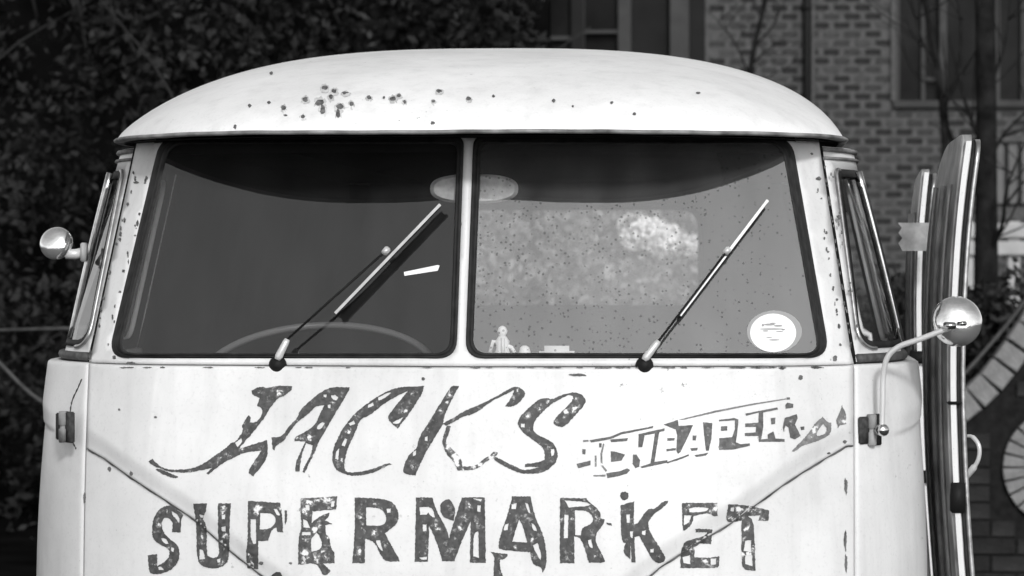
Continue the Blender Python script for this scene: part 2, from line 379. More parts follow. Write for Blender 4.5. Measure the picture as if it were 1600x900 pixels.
def fill_front(name, sol, hol, m, off=0, fn=None, step=.012, grid=.014, parent=None, smooth=True):
    v, f, d = fill(sol, hol, step, grid)
    fn = fn or front
    y = fn(v[:, 0], v[:, 1]) + off
    f = f[:, ::-1] if False else f
    o = mesh(name, np.c_[v[:, 0], y, v[:, 1]], f.tolist(), m, None, smooth)
    return o, d
def fix_front_normals(o, d=Vector((0, -1, 0))):
    me = o.data
    s = sum((p.normal.dot(d) * p.area) for p in me.polygons)
    if s < 0: me.flip_normals()
sur, _ = fill_front('windscreen_surround', [outl], [oL, oR], M['paint']); fix_front_normals(sur); V(sur); solid(sur, .012)
def tent(x, z): return Y_up(z) + .12 * np.abs(x)
def seal(name, outer, inner, m, raise_=.007):
    n = len(outer); o3 = [Vector((x, float(base_front(x, z)) + .003, z)) for x, z in outer]; i3 = [Vector((x, float(tent(x, z)) + .007, z)) for x, z in inner]
    prof = [(-.10, .004), (.0, -raise_ * .7), (.28, -raise_), (.5, -raise_ * .75), (.56, -raise_ * .2), (.62, -raise_ * .75), (.8, -raise_), (1.0, -raise_ * .2), (1.05, .01)]
    vs = []; fs = []; K = len(prof)
    for i in range(n):
        for t, h in prof:
            p = o3[i] * (1 - t) + i3[i] * t; p.y += h; vs.append(p)
    for i in range(n):
        for k in range(K - 1):
            a = i * K + k; b = ((i + 1) % n) * K + k; fs.append((a, b, b + 1, a + 1))
    o = mesh(name, vs, fs, m, None, True); fix_front_normals(o); return V(o)
for oo, ii, gm, lab in ((oL, iL, 'glass_left', 'dark clean left windscreen pane'), (oR, iR, 'glass_right', 'dusty speckled right windscreen pane')):
    s = seal('windscreen_rubber', oo, ii, M['rubber'])
    g, _ = fill_front('windscreen_pane', [ii], [], M[gm], .009, tent, .03, .05, smooth=False); fix_front_normals(g); V(g)
    g['label'] = lab

# -------------------------------------------------- roof
WR, ZR, HR = .726, 1.712, .218
def outY(x):
    x = np.abs(np.asarray(x, float)); r = np.clip(x / WR, 0, .999)
    return -.055 + .5 * (1 - (1 - r ** 3.2) ** (1 / 2.2)) + .03 * sm(.35, .72, x)
def hx(r): return np.clip(1 - np.abs(r) ** 2.7, 0, 1) ** .46
def hy(t):
    a = np.clip(t / 1.35, 0, 1); b = np.clip((4.12 - t) / .7, 0, 1)
    return (1 - (1 - a) ** 2.6) ** .62 * (1 - (1 - b) ** 2.6) ** .5
def roofZ(x, y):
    return ZR + HR * hx(np.asarray(x) / WR) * hy(np.maximum(0, np.asarray(y) - outY(x)))
th = np.linspace(-1, 1, 141); xr = WR * np.sin(th * math.pi / 2); xr[0] = -WR; xr[-1] = WR
tt = np.r_[1.4 * np.linspace(0, 1, 64) ** 2.2, np.linspace(1.4, 3.4, 16)[1:], 4.12 - .72 * np.linspace(1, 0, 24)[1:] ** 1.8]
Xr, Tr = np.meshgrid(xr, tt)
OY = outY(np.clip(Xr, -WR * .9985, WR * .9985)); Yr = OY + Tr * (4.18 - OY) / 4.12
Zr = ZR + HR * hx(Xr / WR) * hy(Tr)
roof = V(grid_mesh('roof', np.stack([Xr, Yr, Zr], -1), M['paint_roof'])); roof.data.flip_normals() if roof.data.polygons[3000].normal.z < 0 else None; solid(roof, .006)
# rain gutter / lip round the roof edge
def outline_pts(inset=0.0, n=160):
    pts = []
    for k in range(n + 1):
        a = -math.pi / 2 + math.pi * k / n; x = (WR - inset) * math.sin(a); q = min(abs(x) / (WR - inset), .9985)
        pts.append((x, inset + float(outY(q * WR))))
    return [(-(WR - inset), 4.15)] + [(-(WR - inset), y) for y in (3.2, 2.2, 1.3, .8)] + pts + [((WR - inset), y) for y in (.8, 1.3, 2.2, 3.2)] + [((WR - inset), 4.15)]
prof = [(.01, .002), (-.005, .0015), (-.008, -.001), (-.008, -.004), (-.004, -.0065), (.012, -.006), (.03, -.006)]
vs = []; ol = outline_pts(0)
nr = []
for i in range(len(ol)):
    a = Vector(ol[max(i - 1, 0)]); b = Vector(ol[min(i + 1, len(ol) - 1)]); t = (b - a).normalized(); nr.append(Vector((t.y, -t.x)))
fs = []; K = len(prof)
for i, (x, y) in enumerate(ol):
    wob = .0007 * math.sin(x * 11) + .0003 * math.sin(x * 47 + 1)
    for d, h in prof: vs.append((x - nr[i].x * d, y - nr[i].y * d, ZR + h + wob))
for i in range(len(ol) - 1):
    for k in range(K - 1): a = i * K + k; fs.append((a, a + K, a + K + 1, a + 1))
gut = V(mesh('roof_gutter', vs, fs, M['gutter'], None, True)); gut['label'] = 'rusty chipped lip of the roof'
# underside of the visor back to the glass
vs = []; fs = []
il = outline_pts(.26)
for (a, b), (c, d) in zip(ol, il): vs += [(a * .985, b + .012, ZR - .009), (c, d, ZR - .006)]
for i in range(len(ol) - 1): fs.append((2 * i, 2 * i + 1, 2 * i + 3, 2 * i + 2))
V(mesh('visor_underside', vs, fs, M['interior']))  # near-black colour stands in for the shade under the white lip

# -------------------------------------------------- doors and sides
def door(sgn):
    gap = .0045
    zz = np.r_[np.linspace(.40, .84, 10)[:-1], np.linspace(.84, ZB - .008, 90)]
    tt_ = np.r_[np.linspace(0, .5, 110), np.linspace(.5, 1.0, 20)[1:]]
    rows = []
    for z in zz:
        y0 = float(base_front(SX + gap, z)); ys = y0 + tt_ * (1.16 - y0)
        x = sideX(ys, np.full_like(ys, z)); x[0] -= .003
        rows.append(np.stack([sgn * x, ys, np.full_like(ys, z)], -1))
    # ledge turning in to the window rubber
    for dz, dx in ((.004, .0015), (.0065, .005), (.0075, .012), (.0078, .055)):
        z = ZB - .008 + dz; y0 = float(base_front(SX + gap, ZB - .008)); ys = y0 + tt_ * (1.16 - y0)
        x = sideX(ys, np.full_like(ys, ZB - .008)) - dx; rows.append(np.stack([sgn * x, ys, np.full_like(ys, z)], -1))
    o = grid_mesh('door_panel', np.array(rows), M['paint']); fix_front_normals(o, Vector((sgn, -.5, 0))); V(o); solid(o, .010)
    # upper frame with the window opening, laid out in (y, z)
    def mp(v, off=0):
        x = sideX(v[:, 0], v[:, 1], True) + off; return np.c_[sgn * x, v[:, 0], v[:, 1]]
    def ystart(z): return float(np.interp(0, [0], [0])) + float(_solve_y(seamx(z) + gap, z))
    def _solve_y(xx, z):
        Wd = .845 - .098 * (z - ZB) / .43; r = min(xx / Wd, .999); return Y_up(z) + float(SE(r))
    b0, t0 = ZB + .028, 1.672
    out = [(_solve_y(seamx(ZB + .004) + gap, ZB + .004), ZB + .004)] + [(_solve_y(seamx(z) + gap, z), z) for z in np.linspace(1.32, 1.695, 8)] + [(1.14, 1.695), (1.14, ZB + .004)]
    y0b = out[0][0]; y0t = out[8][0]
    hole = rquad([(y0b + .018, b0), (1.06, b0), (1.06, t0 - .022), (y0t + .016, t0 - .022)], [.05, .04, .04, .015], 8)
    hin = rquad([(y0b + .032, b0 + .012), (1.045, b0 + .012), (1.045, t0 - .036), (y0t + .028, t0 - .036)], [.045, .03, .03, .012], 8)
    v, f, _ = fill([out], [hole], .02, .03); fr = mesh('window_frame', mp(v), f.tolist(), M['paint'], None, True); fix_front_normals(fr, Vector((sgn, -.3, 0))); V(fr); solid(fr, .016)
    v, f, _ = fill([hole], [hin], .02, .03); rb = mesh('window_rubber', mp(v, -.001), f.tolist(), M['rubber'], None, True); fix_front_normals(rb, Vector((sgn, -.3, 0))); V(rb); solid(rb, .008, 0)
    v, f, _ = fill([hin], [], .04, .06); gl = mesh('window_pane', mp(v, -.006), f.tolist(), M['glass_side']); V(gl)
    # quarter-light bar and chrome edging
    bm = bmesh.new()
    for yy in (.50,):
        pts = [(sgn * (float(sideX(yy + .0, z, True)) + .004), yy - .02 * (z - b0) / .3, z) for z in np.linspace(b0 + .004, t0 - .024, 12)]; tube(bm, pts, .0085, 8)
    V(bmo('quarter_light_bar', bm, M['chrome'], None, True))
    bm = bmesh.new(); pts = [(sgn * (float(sideX(yy, zc, True)) + .003), yy, zc) for yy, zc in [(y, z) for y, z in hole[::1]]]; tube(bm, pts, .0042, 6, closed=True)
    V(bmo('window_trim', bm, M['steel'], None, True))
    # sill rubber on the ledge
    bm = bmesh.new(); ys = np.linspace(y0b + .004, 1.1, 14)
    tube(bm, [(sgn * (float(sideX(y, ZB + .012, True)) + .004), y, ZB + .010) for y in ys], .009, 8); V(bmo('sill_rubber', bm, M['rubber_grey'], None, True))
    # drip mouldings over the window
    bm = bmesh.new()
    for zz_, rr in ((1.689, .005), (1.672, .0035)):
        tube(bm, [(sgn * (float(sideX(y, zz_, True)) + .004), y, zz_) for y in np.linspace(out[7][0] + .006, 1.12, 14)], rr, 6)
    V(bmo('drip_moulding', bm, M['gutter'], None, True))
for s in (-1, 1): door(s)

# door hinges (upper pair on each side), with pin, leaf and shadowed recess
def hinge(px, py, y, sgn):
    p = at(px, py, y); bm = bmesh.new(); w_ = .017
    nrm = Vector((sgn * .75, -.66, 0)).normalized()
    mt = axis(p, (0, 0, 1))
    lathe(bm, [(.0085, -.03), (.0095, -.027), (.0095, -.004), (.007, -.003), (.007, .003), (.0095, .004), (.0095, .027), (.0085, .03)], mt, 12)
    o = V(bmo('hinge', bm, M['gutter'], None, True))
    bm = bmesh.new(); tx = Vector((-nrm.y, nrm.x, 0)) * (1 if sgn > 0 else 1)
    for s, hh in ((-1, .026), (1, .030)):
        c = p + tx * (s * .017) - nrm * .004
        box(bm, c.x - .015, c.x + .015, c.y - .004, c.y + .004, c.z - hh, c.z + hh, .002, Matrix.Rotation(math.atan2(tx.y, tx.x), 3, 'Z'), c)
    q = bmo('hinge_leaf', bm, M['dark_rust'], None, True); q.parent = o; q.location = (0, 0, 0)
    return p
pL = hinge(99, 667, .135, -1); pR = hinge(1362, 672, .17, 1)

# mirrors
def mirror_thing(center_px, y, rad, arm_pts, tilt, armr=.0055):
    c = at(*center_px, y)
    bm = bmesh.new(); d = Vector(tilt).normalized()
    prof = [(rad * math.cos(a), rad * .62 * math.sin(a)) for a in np.linspace(0, math.pi / 2 * .97, 12)]
    prof = [(rad * .94, -.006), (rad, -.004)] + prof
    lathe(bm, prof, axis(c, d), 32); o = V(bmo('door_mirror', bm, M['shell'], None, True))
    bm = bmesh.new(); tube(bm, arm_pts, armr, 10); a = bmo('mirror_arm', bm, M['arm'], None, True); a.parent = o
    return o, c, d
yA = .15
arm = spline([at(1378, 668, yA), at(1379, 630, yA), at(1380, 590, yA), at(1386, 560, yA - .005), at(1404, 542, yA - .01), at(1440, 529, yA - .02), at(1484, 512, yA - .03)], 6)
mo, mc, md_ = mirror_thing((1495, 502), yA + .03, .0485, arm, (.12, -1, .22))
bm = bmesh.new(); cc = at(1484, 509, yA - .035)
box(bm, cc.x - .012, cc.x + .012, cc.y - .008, cc.y + .012, cc.z - .006, cc.z + .007, .002)
cc = at(1503, 506, yA - .02); box(bm, cc.x - .009, cc.x + .009, cc.y - .008, cc.y + .03, cc.z - .004, cc.z + .005, .002)
q = bmo('mirror_clamp', bm, M['chrome'], None, True); q.parent = mo
bm = bmesh.new(); cc = at(1378, 672, yA); lathe(bm, [(.010, -.012), (.012, -.008), (.012, .008), (.008, .014)], axis(cc, (.3, -1, 0)), 12); q = bmo('mirror_mount', bm, M['chrome'], None, True); q.parent = mo
yB = .40
arm = [at(103, 397, yB), at(118, 397, yB), at(134, 393, yB + .02)]
mo2, _, _ = mirror_thing((88, 380), yB, .034, arm, (-.15, -1, .35), .0105)
bm = bmesh.new(); cc = at(131, 394, yB); box(bm, cc.x - .005, cc.x + .005, cc.y - .012, cc.y + .02, cc.z - .019, cc.z + .019, .002)
q = bmo('mirror_mount', bm, M['white_wood'], None, True); q.parent = mo2

# -------------------------------------------------- wipers
def wpt(px, py, off):
    p = hit_front(px, py, lambda x, z: (tent(x, z) if z > ZB else base_front(x, z)) - off); return p
def wiper(piv, link_end, nub, blade, r_off):
    root_p = wpt(*piv, .018); bm = bmesh.new()
    d = (wpt(piv[0], piv[1], .03) - wpt(piv[0], piv[1], .0)).normalized()
    lathe(bm, [(.017, -.004), (.0165, .006), (.013, .013), (.008, .018), (.004, .02)], axis(wpt(*piv, .008), d), 20)
    o = V(bmo('wiper', bm, M['black'], None, True))
    bm = bmesh.new(); a = wpt(piv[0] - 1, piv[1] - 8, .026); b = wpt(*link_end, .03)
    tube(bm, [a, a.lerp(b, .15), a.lerp(b, .85), b], [.0055, .0075, .0065, .005], 10); q = bmo('wiper_knuckle', bm, M['arm'], None, True); q.parent = o
    bm = bmesh.new(); c = wpt(*nub, r_off); tube(bm, [b, b.lerp(c, .5) + Vector((0, -.004, 0)), c], .0024, 8)
    q = bmo('wiper_rod', bm, M['black'], None, True); q.parent = o
    bm = bmesh.new(); p0 = wpt(*blade[0], r_off * .62); p1 = wpt(*blade[1], r_off * .62); pm = p0.lerp(p1, .5)
    dirv = (p1 - p0).normalized(); nv = Vector((0, -1, 0)); sv = dirv.cross(nv).normalized(); nv = sv.cross(dirv)
    def bar(bm, a, b, w0, w1, h0, h1):
        vs = []
        for p in (a, b):
            for s, h in ((w0, h0), (w1, h0), (w1, h1), (w0, h1)): vs.append(bm.verts.new(p + sv * s + nv * h))
        for f in ((0, 1, 2, 3), (7, 6, 5, 4), (0, 4, 5, 1), (1, 5, 6, 2), (2, 6, 7, 3), (3, 7, 4, 0)): bm.faces.new([vs[i] for i in f])
    bar(bm, p0, p1, -.0030, .0024, .001, .006)
    q = bmo('wiper_blade', bm, M['alloy'], None); q.parent = o
    bm = bmesh.new(); bar(bm, p0 + dirv * .002, p1 - dirv * .004, -.0028, .0030, -.016, .0008)
    q2 = bmo('blade_rubber', bm, M['rubber'], None); q2.parent = o
    bm = bmesh.new(); cc = c
    box(bm, cc.x - .006, cc.x + .006, cc.y - .006, cc.y + .012, cc.z - .008, cc.z + .008, .002, Matrix.Rotation(.7, 3, 'Y'), cc)
    q3 = bmo('wiper_clip', bm, M['arm'], None, True); q3.parent = o
wiper((434, 570), (449, 530), (603, 392), ((524, 490), (688, 320)), .036)
wiper((1007, 571), (1029, 533), (1136, 392), ((1062, 494), (1199, 314)), .026)

# -------------------------------------------------- writing on the nose: every letter its own worn paint film
def chaikin(p):
    out = []
    for i in range(len(p)):
        a = np.array(p[i - 1], float); b = np.array(p[i], float); c = np.array(p[(i + 1) % len(p)], float)
        u = (b - a) / (np.linalg.norm(b - a) + 1e-9); v = (c - b) / (np.linalg.norm(c - b) + 1e-9)
        if u @ v < .35: out.append(tuple(b)); continue           # keep real corners
        out += [tuple(b + (a - b) * .25), tuple(b + (c - b) * .25)]
    return out
def ragged(p, amp=.55, step=2.6):
    q = densify(p, step); return [(a + rnd.uniform(-amp, amp), b + rnd.uniform(-amp, amp)) for a, b in q]
def decal(name, sol, hol, m, crop=None, off=.0012, fn=None, step=5., grid=5.5, label=None, crisp=False):
    if crop:
        cx_, cy_, s_ = crop
        sol = [[(cx_ + a / s_, cy_ + b / s_) for a, b in p] for p in sol]; hol = [[(cx_ + a / s_, cy_ + b / s_) for a, b in p] for p in hol]
    sol = [ragged(p, .22, 2.2) for p in sol] if crisp else [ragged(chaikin(chaikin(p))) for p in sol]; hol = [ragged(chaikin(chaikin(chaikin(p))), .4) for p in hol]
    v, f, d = fill(sol, hol, step, grid); fn = fn or front
    # photo plane -> surface, vectorised fixed-point
    D = np.array([tuple(ray(a, b)) for a, b in v]); Cm = np.array(tuple(CAM)); y = np.full(len(v), .05)
    for _ in range(30):
        t = (y - Cm[1]) / D[:, 1]; Pn = Cm + D * t[:, None]; y = .5 * y + .5 * (fn(Pn[:, 0], Pn[:, 2]) - off)
    Pn = Cm + D * ((y - Cm[1]) / D[:, 1])[:, None]
    o = mesh(name, Pn, f.tolist(), m, None, True); fix_front_normals(o)
    at_ = o.data.attributes.new('inner', 'FLOAT', 'POINT'); at_.data.foreach_set('value', np.clip(d / 7.0, 0, 1).astype(np.float32)) if len(o.data.vertices) == len(d) else None
    if label: o['label'] = label
    return V(o)
c1 = (220, 590, 5.29); c2 = (380, 590, 5.29); c3 = (500, 590, 5.29); c4 = (680, 590, 5.29); c5 = (890, 610, 6.25); c6 = (1060, 610, 5.714)
cA = (220, 760, 6.43); cB = (440, 760, 6.43); cC = (630, 760, 6.43); cD = (850, 760, 6.43); cE = (1040, 760, 6.43)
decal('painted_letter', [[(915, 110), (985, 70), (1050, 90), (1120, 65), (1250, 70), (1250, 100), (1190, 150), (1140, 165), (1080, 230), (1040, 310), (930, 450), (850, 540), (812, 588), (900, 560), (1045, 515), (1050, 560), (1050, 650), (1000, 730), (930, 815), (890, 790), (895, 760), (940, 690), (1000, 600), (860, 620), (790, 650), (690, 700), (620, 750), (560, 805), (540, 790), (590, 745), (500, 765), (400, 785), (330, 785), (230, 780), (170, 752), (120, 740), (60, 695), (95, 670), (160, 735), (220, 760), (300, 762), (420, 755), (520, 710), (620, 640), (720, 570), (740, 540), (790, 530), (850, 430), (830, 400), (890, 310), (910, 330), (900, 370), (960, 370), (1010, 290), (1000, 250), (960, 235), (980, 170), (920, 140)],
        [(140, 748), (200, 772), (310, 820), (290, 838), (180, 800), (125, 760)]], [[(780, 540), (830, 500), (840, 530), (800, 575)]], M['let_s'], c1, label='large slanted J with a long tail')
decal('painted_letter', [[(235, 495), (320, 490), (380, 400), (450, 330), (470, 260), (690, 75), (880, 80), (870, 120), (740, 330), (620, 540), (590, 620), (540, 720), (510, 785), (490, 780), (500, 745), (560, 640), (575, 560), (520, 540), (480, 650), (465, 775), (430, 775), (430, 710), (480, 600), (515, 525), (425, 525), (425, 490), (510, 450), (590, 400), (640, 290), (670, 225), (600, 235), (540, 300), (440, 370), (370, 470), (330, 530), (270, 560), (260, 600), (240, 590)]],
      [[(725, 150), (760, 140), (785, 165), (770, 190), (740, 180)], [(610, 400), (650, 365), (675, 375), (640, 430), (610, 425)], [(700, 225), (722, 220), (720, 255), (702, 250)], [(665, 140), (690, 140), (685, 165), (665, 160)]], M['let_s'], c2, label='slanted letter A')
decal('painted_letter', [[(105, 740), (100, 600), (160, 470), (210, 390), (300, 280), (480, 150), (640, 75), (860, 70), (850, 130), (700, 350), (640, 420), (560, 350), (570, 300), (720, 120), (730, 105), (560, 190), (400, 320), (330, 340), (290, 460), (230, 580), (205, 680), (200, 760), (230, 785), (350, 780), (480, 740), (560, 705), (600, 715), (550, 730), (430, 795), (280, 815), (190, 795)]],
      [[(480, 165), (570, 120), (590, 125), (520, 180), (485, 190)], [(395, 225), (440, 205), (445, 230), (395, 250)], [(235, 380), (280, 355), (290, 380), (250, 400)], [(180, 560), (205, 500), (225, 510), (205, 570)], [(125, 670), (130, 610), (160, 585), (150, 680)], [(600, 370), (660, 340), (690, 325), (660, 375), (620, 385)]], M['let_s'], c3, label='slanted letter C')
decal('painted_letter', [[(1090, 65), (1150, 70), (1110, 140), (1040, 290), (1020, 340), (1020, 380), (960, 480), (890, 590), (820, 730), (790, 810), (700, 800), (680, 760), (730, 640), (800, 590), (820, 490), (880, 400), (990, 220), (1060, 110)],
      [(1012, 380), (1082, 345), (1202, 270), (1352, 210), (1512, 125), (1592, 75), (1652, 80), (1697, 120), (1692, 150), (1642, 215), (1572, 245), (1532, 235), (1592, 150), (1602, 105), (1532, 140), (1422, 190), (1282, 300), (1182, 320), (1102, 370), (1042, 400)]], [[(868, 490), (890, 485), (888, 525), (868, 520)], [(765, 620), (795, 600), (795, 640), (770, 650)]], M['let_s'], c3, label='slanted letter K')
decal('painted_letter_fragment', [[(95, 400), (130, 400), (105, 480), (85, 530), (120, 570), (150, 600), (215, 670), (230, 760), (185, 770), (160, 700), (100, 640), (60, 560), (60, 500)], [(200, 735), (330, 735), (400, 670), (450, 650), (480, 610), (520, 620), (500, 655), (440, 680), (360, 745), (300, 765), (210, 765)]], [], M['let_w'], c4, label='flaked leg of the letter K')
decal('painted_letter', [[(930, 165), (960, 185), (1060, 135), (1180, 115), (1250, 180), (1240, 220), (1080, 400), (1040, 410), (980, 390), (975, 350), (1140, 190), (1140, 150), (1100, 140), (960, 215), (850, 320), (800, 400), (830, 470), (960, 520), (1015, 600), (1010, 690), (940, 760), (860, 795), (720, 795), (620, 760), (480, 680), (480, 650), (520, 665), (600, 705), (700, 755), (760, 765), (860, 740), (740, 737), (740, 715), (850, 700), (905, 680), (905, 600), (860, 550), (730, 460), (680, 390), (690, 340), (750, 270), (860, 175)]],
      [[(710, 380), (740, 380), (740, 410), (710, 410)], [(955, 590), (985, 590), (985, 640), (960, 650)]], M['let_s'], c4, label='slanted letter S')
# the small banner: dark ground with CHEAPER left white
c7 = (883, 609, 3.411); tr7 = lambda fr, c: [[(c[0] + a / c[2], c[1] + b / c[2]) for a, b in p] for p in fr]
ban = [[(392, 236), (530, 205), (530, 218), (502, 226), (476, 384), (545, 374), (547, 388), (410, 417), (400, 410), (455, 392), (479, 232), (424, 243), (412, 306), (390, 306)],
  [(362, 345), (380, 345), (400, 375), (395, 410), (375, 418), (360, 395)], [(545, 258), (585, 256), (583, 270), (545, 272)], [(540, 315), (590, 310), (590, 322), (540, 328)],
  [(525, 185), (600, 160), (606, 192), (682, 188), (655, 250), (616, 330), (602, 342), (592, 322), (597, 240), (590, 212), (560, 200)], [(679, 243), (701, 243), (697, 270), (679, 270)], [(667, 312), (708, 308), (705, 322), (675, 326)],
  [(735, 172), (785, 178), (780, 260), (766, 325), (751, 325), (742, 250)], [(690, 348), (765, 335), (750, 350), (700, 358)], [(540, 385), (600, 365), (660, 343), (660, 352), (600, 376), (545, 392)],
  [(831, 195), (864, 193), (864, 217), (831, 219)], [(820, 160), (903, 150), (924, 158), (919, 220), (910, 280), (935, 290), (985, 285), (985, 298), (900, 318), (820, 320), (822, 258), (890, 252), (905, 210), (905, 162), (822, 168)],
  [(960, 127), (1130, 94), (1136, 105), (1056, 121), (1056, 200), (1045, 264), (1080, 262), (1080, 238), (1110, 222), (1122, 260), (1170, 262), (1170, 277), (1033, 277), (1030, 246), (958, 246), (958, 231), (1015, 227), (1018, 197), (960, 198), (960, 180), (1030, 175), (1032, 121), (965, 138)],
  [(1096, 150), (1121, 148), (1119, 182), (1099, 184)], [(1160, 200), (1170, 150), (1235, 130), (1240, 150), (1225, 185), (1255, 245), (1225, 265), (1200, 255), (1190, 200), (1175, 190), (1165, 225)],
  [(1174, 80), (1185, 68), (1216, 75), (1216, 95), (1175, 101)], [(1180, 40), (1198, 40), (1198, 52), (1180, 52)], [(1254, 198), (1275, 195), (1275, 212), (1258, 216)], [(60, 395), (135, 377), (135, 401), (70, 418)], [(92, 315), (110, 318), (108, 345), (92, 342)], [(180, 285), (195, 285), (195, 306), (182, 308)],
  [(240, 265), (335, 257), (330, 273), (245, 279)], [(243, 328), (262, 328), (320, 345), (300, 378), (245, 384)], [(220, 445), (290, 434), (330, 418), (346, 428), (330, 446), (285, 460), (225, 471)],
  [(130, 268), (240, 250), (300, 225), (440, 200), (470, 192), (468, 203), (300, 238), (245, 262), (140, 281)]]
decal('painted_banner', tr7(ban, c7), [], M['let_b'], None, step=4, grid=4.5, crisp=True, label='small slanted banner reading CHEAPER in white on grey')
for bl in tr7([[(606, 159), (800, 111), (1000, 73), (1178, 46), (1178, 51), (1000, 81), (800, 121), (630, 160)], [(203, 285), (210, 288), (198, 345), (200, 400), (224, 430), (217, 437), (190, 402), (188, 340)], [(150, 455), (215, 452), (215, 462), (152, 462)], [(158, 350), (168, 350), (168, 410), (158, 410)], [(95, 268), (125, 266), (125, 276), (97, 278)]], c7): decal('banner_line', [bl], [], M['let_l'], None, step=4, grid=4.5, crisp=True)
decal('painted_flourish', [[(1010, 545), (1100, 450), (1170, 380), (1220, 290), (1290, 235), (1330, 280), (1365, 290), (1365, 380), (1320, 420), (1190, 470), (1110, 490), (1050, 545)], [(1405, 260), (1445, 190), (1460, 130), (1500, 220), (1500, 300), (1440, 310), (1425, 340)]], [[(1230, 380), (1290, 300), (1330, 340), (1310, 390), (1240, 410)]], M['let_l'], c6, label='faded brush flourish beside the banner')
decal('painted_letter', [[(70, 690), (165, 680), (165, 800), (240, 760), (290, 700), (285, 625), (200, 590), (130, 540), (110, 470), (120, 330), (180, 230), (270, 185), (340, 210), (430, 290), (405, 320), (400, 460), (310, 460), (325, 370), (290, 320), (240, 310), (210, 350), (215, 440), (280, 520), (370, 590), (390, 650), (385, 740), (330, 820), (240, 870), (130, 885), (80, 860)]], [[(310, 250), (350, 270), (390, 310), (385, 370), (350, 320), (315, 285)], [(205, 520), (250, 520), (280, 575), (250, 580), (215, 550)], [(305, 610), (335, 620), (330, 660), (305, 650)], [(175, 810), (210, 805), (230, 840), (180, 840)]], M['let_s'], cA, label='block letter S')
decal('painted_letter', [[(525, 175), (665, 170), (650, 270), (615, 320), (665, 400), (660, 680), (700, 720), (760, 715), (790, 690), (775, 500), (775, 170), (905, 170), (890, 400), (890, 740), (830, 800), (750, 830), (640, 815), (560, 750), (560, 380)]], [[(590, 630), (630, 640), (645, 730), (590, 735)], [(810, 410), (850, 400), (850, 455), (815, 450)], [(765, 735), (800, 720), (800, 765), (770, 765)], [(590, 280), (635, 290), (620, 315), (595, 310)], [(815, 290), (850, 280), (845, 330), (815, 330)]], M['let_s'], cA, label='block letter U')
decal('painted_letter', [[(1075, 145), (1400, 165), (1415, 240), (1430, 460), (1375, 460), (1360, 410), (1310, 440), (1280, 545), (1180, 550), (1180, 830), (1070, 820), (1055, 640), (1075, 560)], [(1445, 240), (1470, 240), (1465, 370), (1445, 390)]], [[(1200, 265), (1330, 270), (1365, 350), (1300, 428), (1195, 432)], [(1105, 330), (1155, 330), (1160, 575), (1130, 580), (1100, 500)], [(1335, 225), (1370, 225), (1400, 290), (1365, 290)]], M['let_s'], cA, label='block letter P')
decal('painted_letter', [[(190, 120), (560, 100), (550, 230), (310, 250), (300, 370), (380, 300), (480, 260), (480, 300), (430, 340), (510, 375), (440, 390), (440, 480), (480, 510), (500, 640), (535, 655), (530, 770), (420, 775), (490, 850), (460, 890), (410, 890), (370, 800), (320, 770), (165, 785), (170, 500), (200, 430), (190, 260)]], [[(350, 460), (390, 510), (410, 590), (380, 640), (300, 655), (290, 530), (330, 490)], [(500, 150), (535, 145), (525, 205), (495, 210)], [(205, 460), (290, 455), (290, 490), (205, 490)], [(215, 330), (260, 345), (285, 420), (220, 410)], [(235, 185), (280, 185), (280, 240), (245, 240)]], M['let'], cB, label='flaked block letter E')
decal('painted_letter', [[(735, 110), (1060, 125), (1150, 190), (1180, 290), (1160, 380), (1040, 470), (1060, 520), (1190, 740), (1180, 755), (1040, 755), (990, 680), (930, 550), (840, 525), (835, 770), (710, 770), (735, 500)]], [[(850, 210), (1000, 215), (1055, 300), (1040, 380), (975, 398), (850, 390)], [(1055, 225), (1100, 220), (1095, 265), (1060, 265)], [(950, 540), (990, 540), (1000, 590), (1020, 650), (995, 640), (955, 580)]], M['let_s'], cB, label='block letter R')
decal('painted_letter', [[(130, 110), (295, 110), (320, 220), (440, 430), (460, 520), (500, 380), (590, 110), (820, 110), (830, 770), (670, 765), (680, 350), (600, 520), (515, 750), (390, 750), (350, 590), (260, 390), (250, 755), (115, 760)], [(375, 170), (420, 130), (480, 130), (530, 240), (505, 350), (400, 310), (370, 240)]], [[(165, 210), (250, 200), (300, 230), (320, 310), (290, 310), (250, 260), (240, 285), (170, 285)], [(195, 385), (235, 380), (235, 450), (200, 450)], [(160, 715), (240, 705), (235, 735), (190, 740)], [(705, 470), (755, 450), (760, 720), (705, 700)], [(700, 120), (790, 125), (780, 150), (740, 140)], [(745, 190), (780, 190), (775, 255), (745, 250)]], M['let_s'], cC, label='block letter M with a paint blot in its notch')
decal('painted_letter', [[(1095, 100), (1280, 100), (1330, 330), (1410, 480), (1445, 700), (1430, 820), (1400, 870), (1390, 810), (1300, 790), (1275, 660), (980, 640), (950, 600), (990, 450), (1060, 250)]], [[(1165, 330), (1205, 400), (1245, 565), (1095, 555), (1130, 440)], [(1090, 180), (1140, 165), (1130, 230), (1090, 225)], [(1015, 390), (1060, 370), (1050, 440), (1010, 440)], [(1225, 165), (1255, 170), (1280, 270), (1255, 265)], [(1290, 370), (1320, 380), (1345, 450), (1300, 440)], [(1300, 590), (1350, 570), (1390, 680), (1380, 740), (1330, 660)]], M['let_s'], cC, label='block letter A')
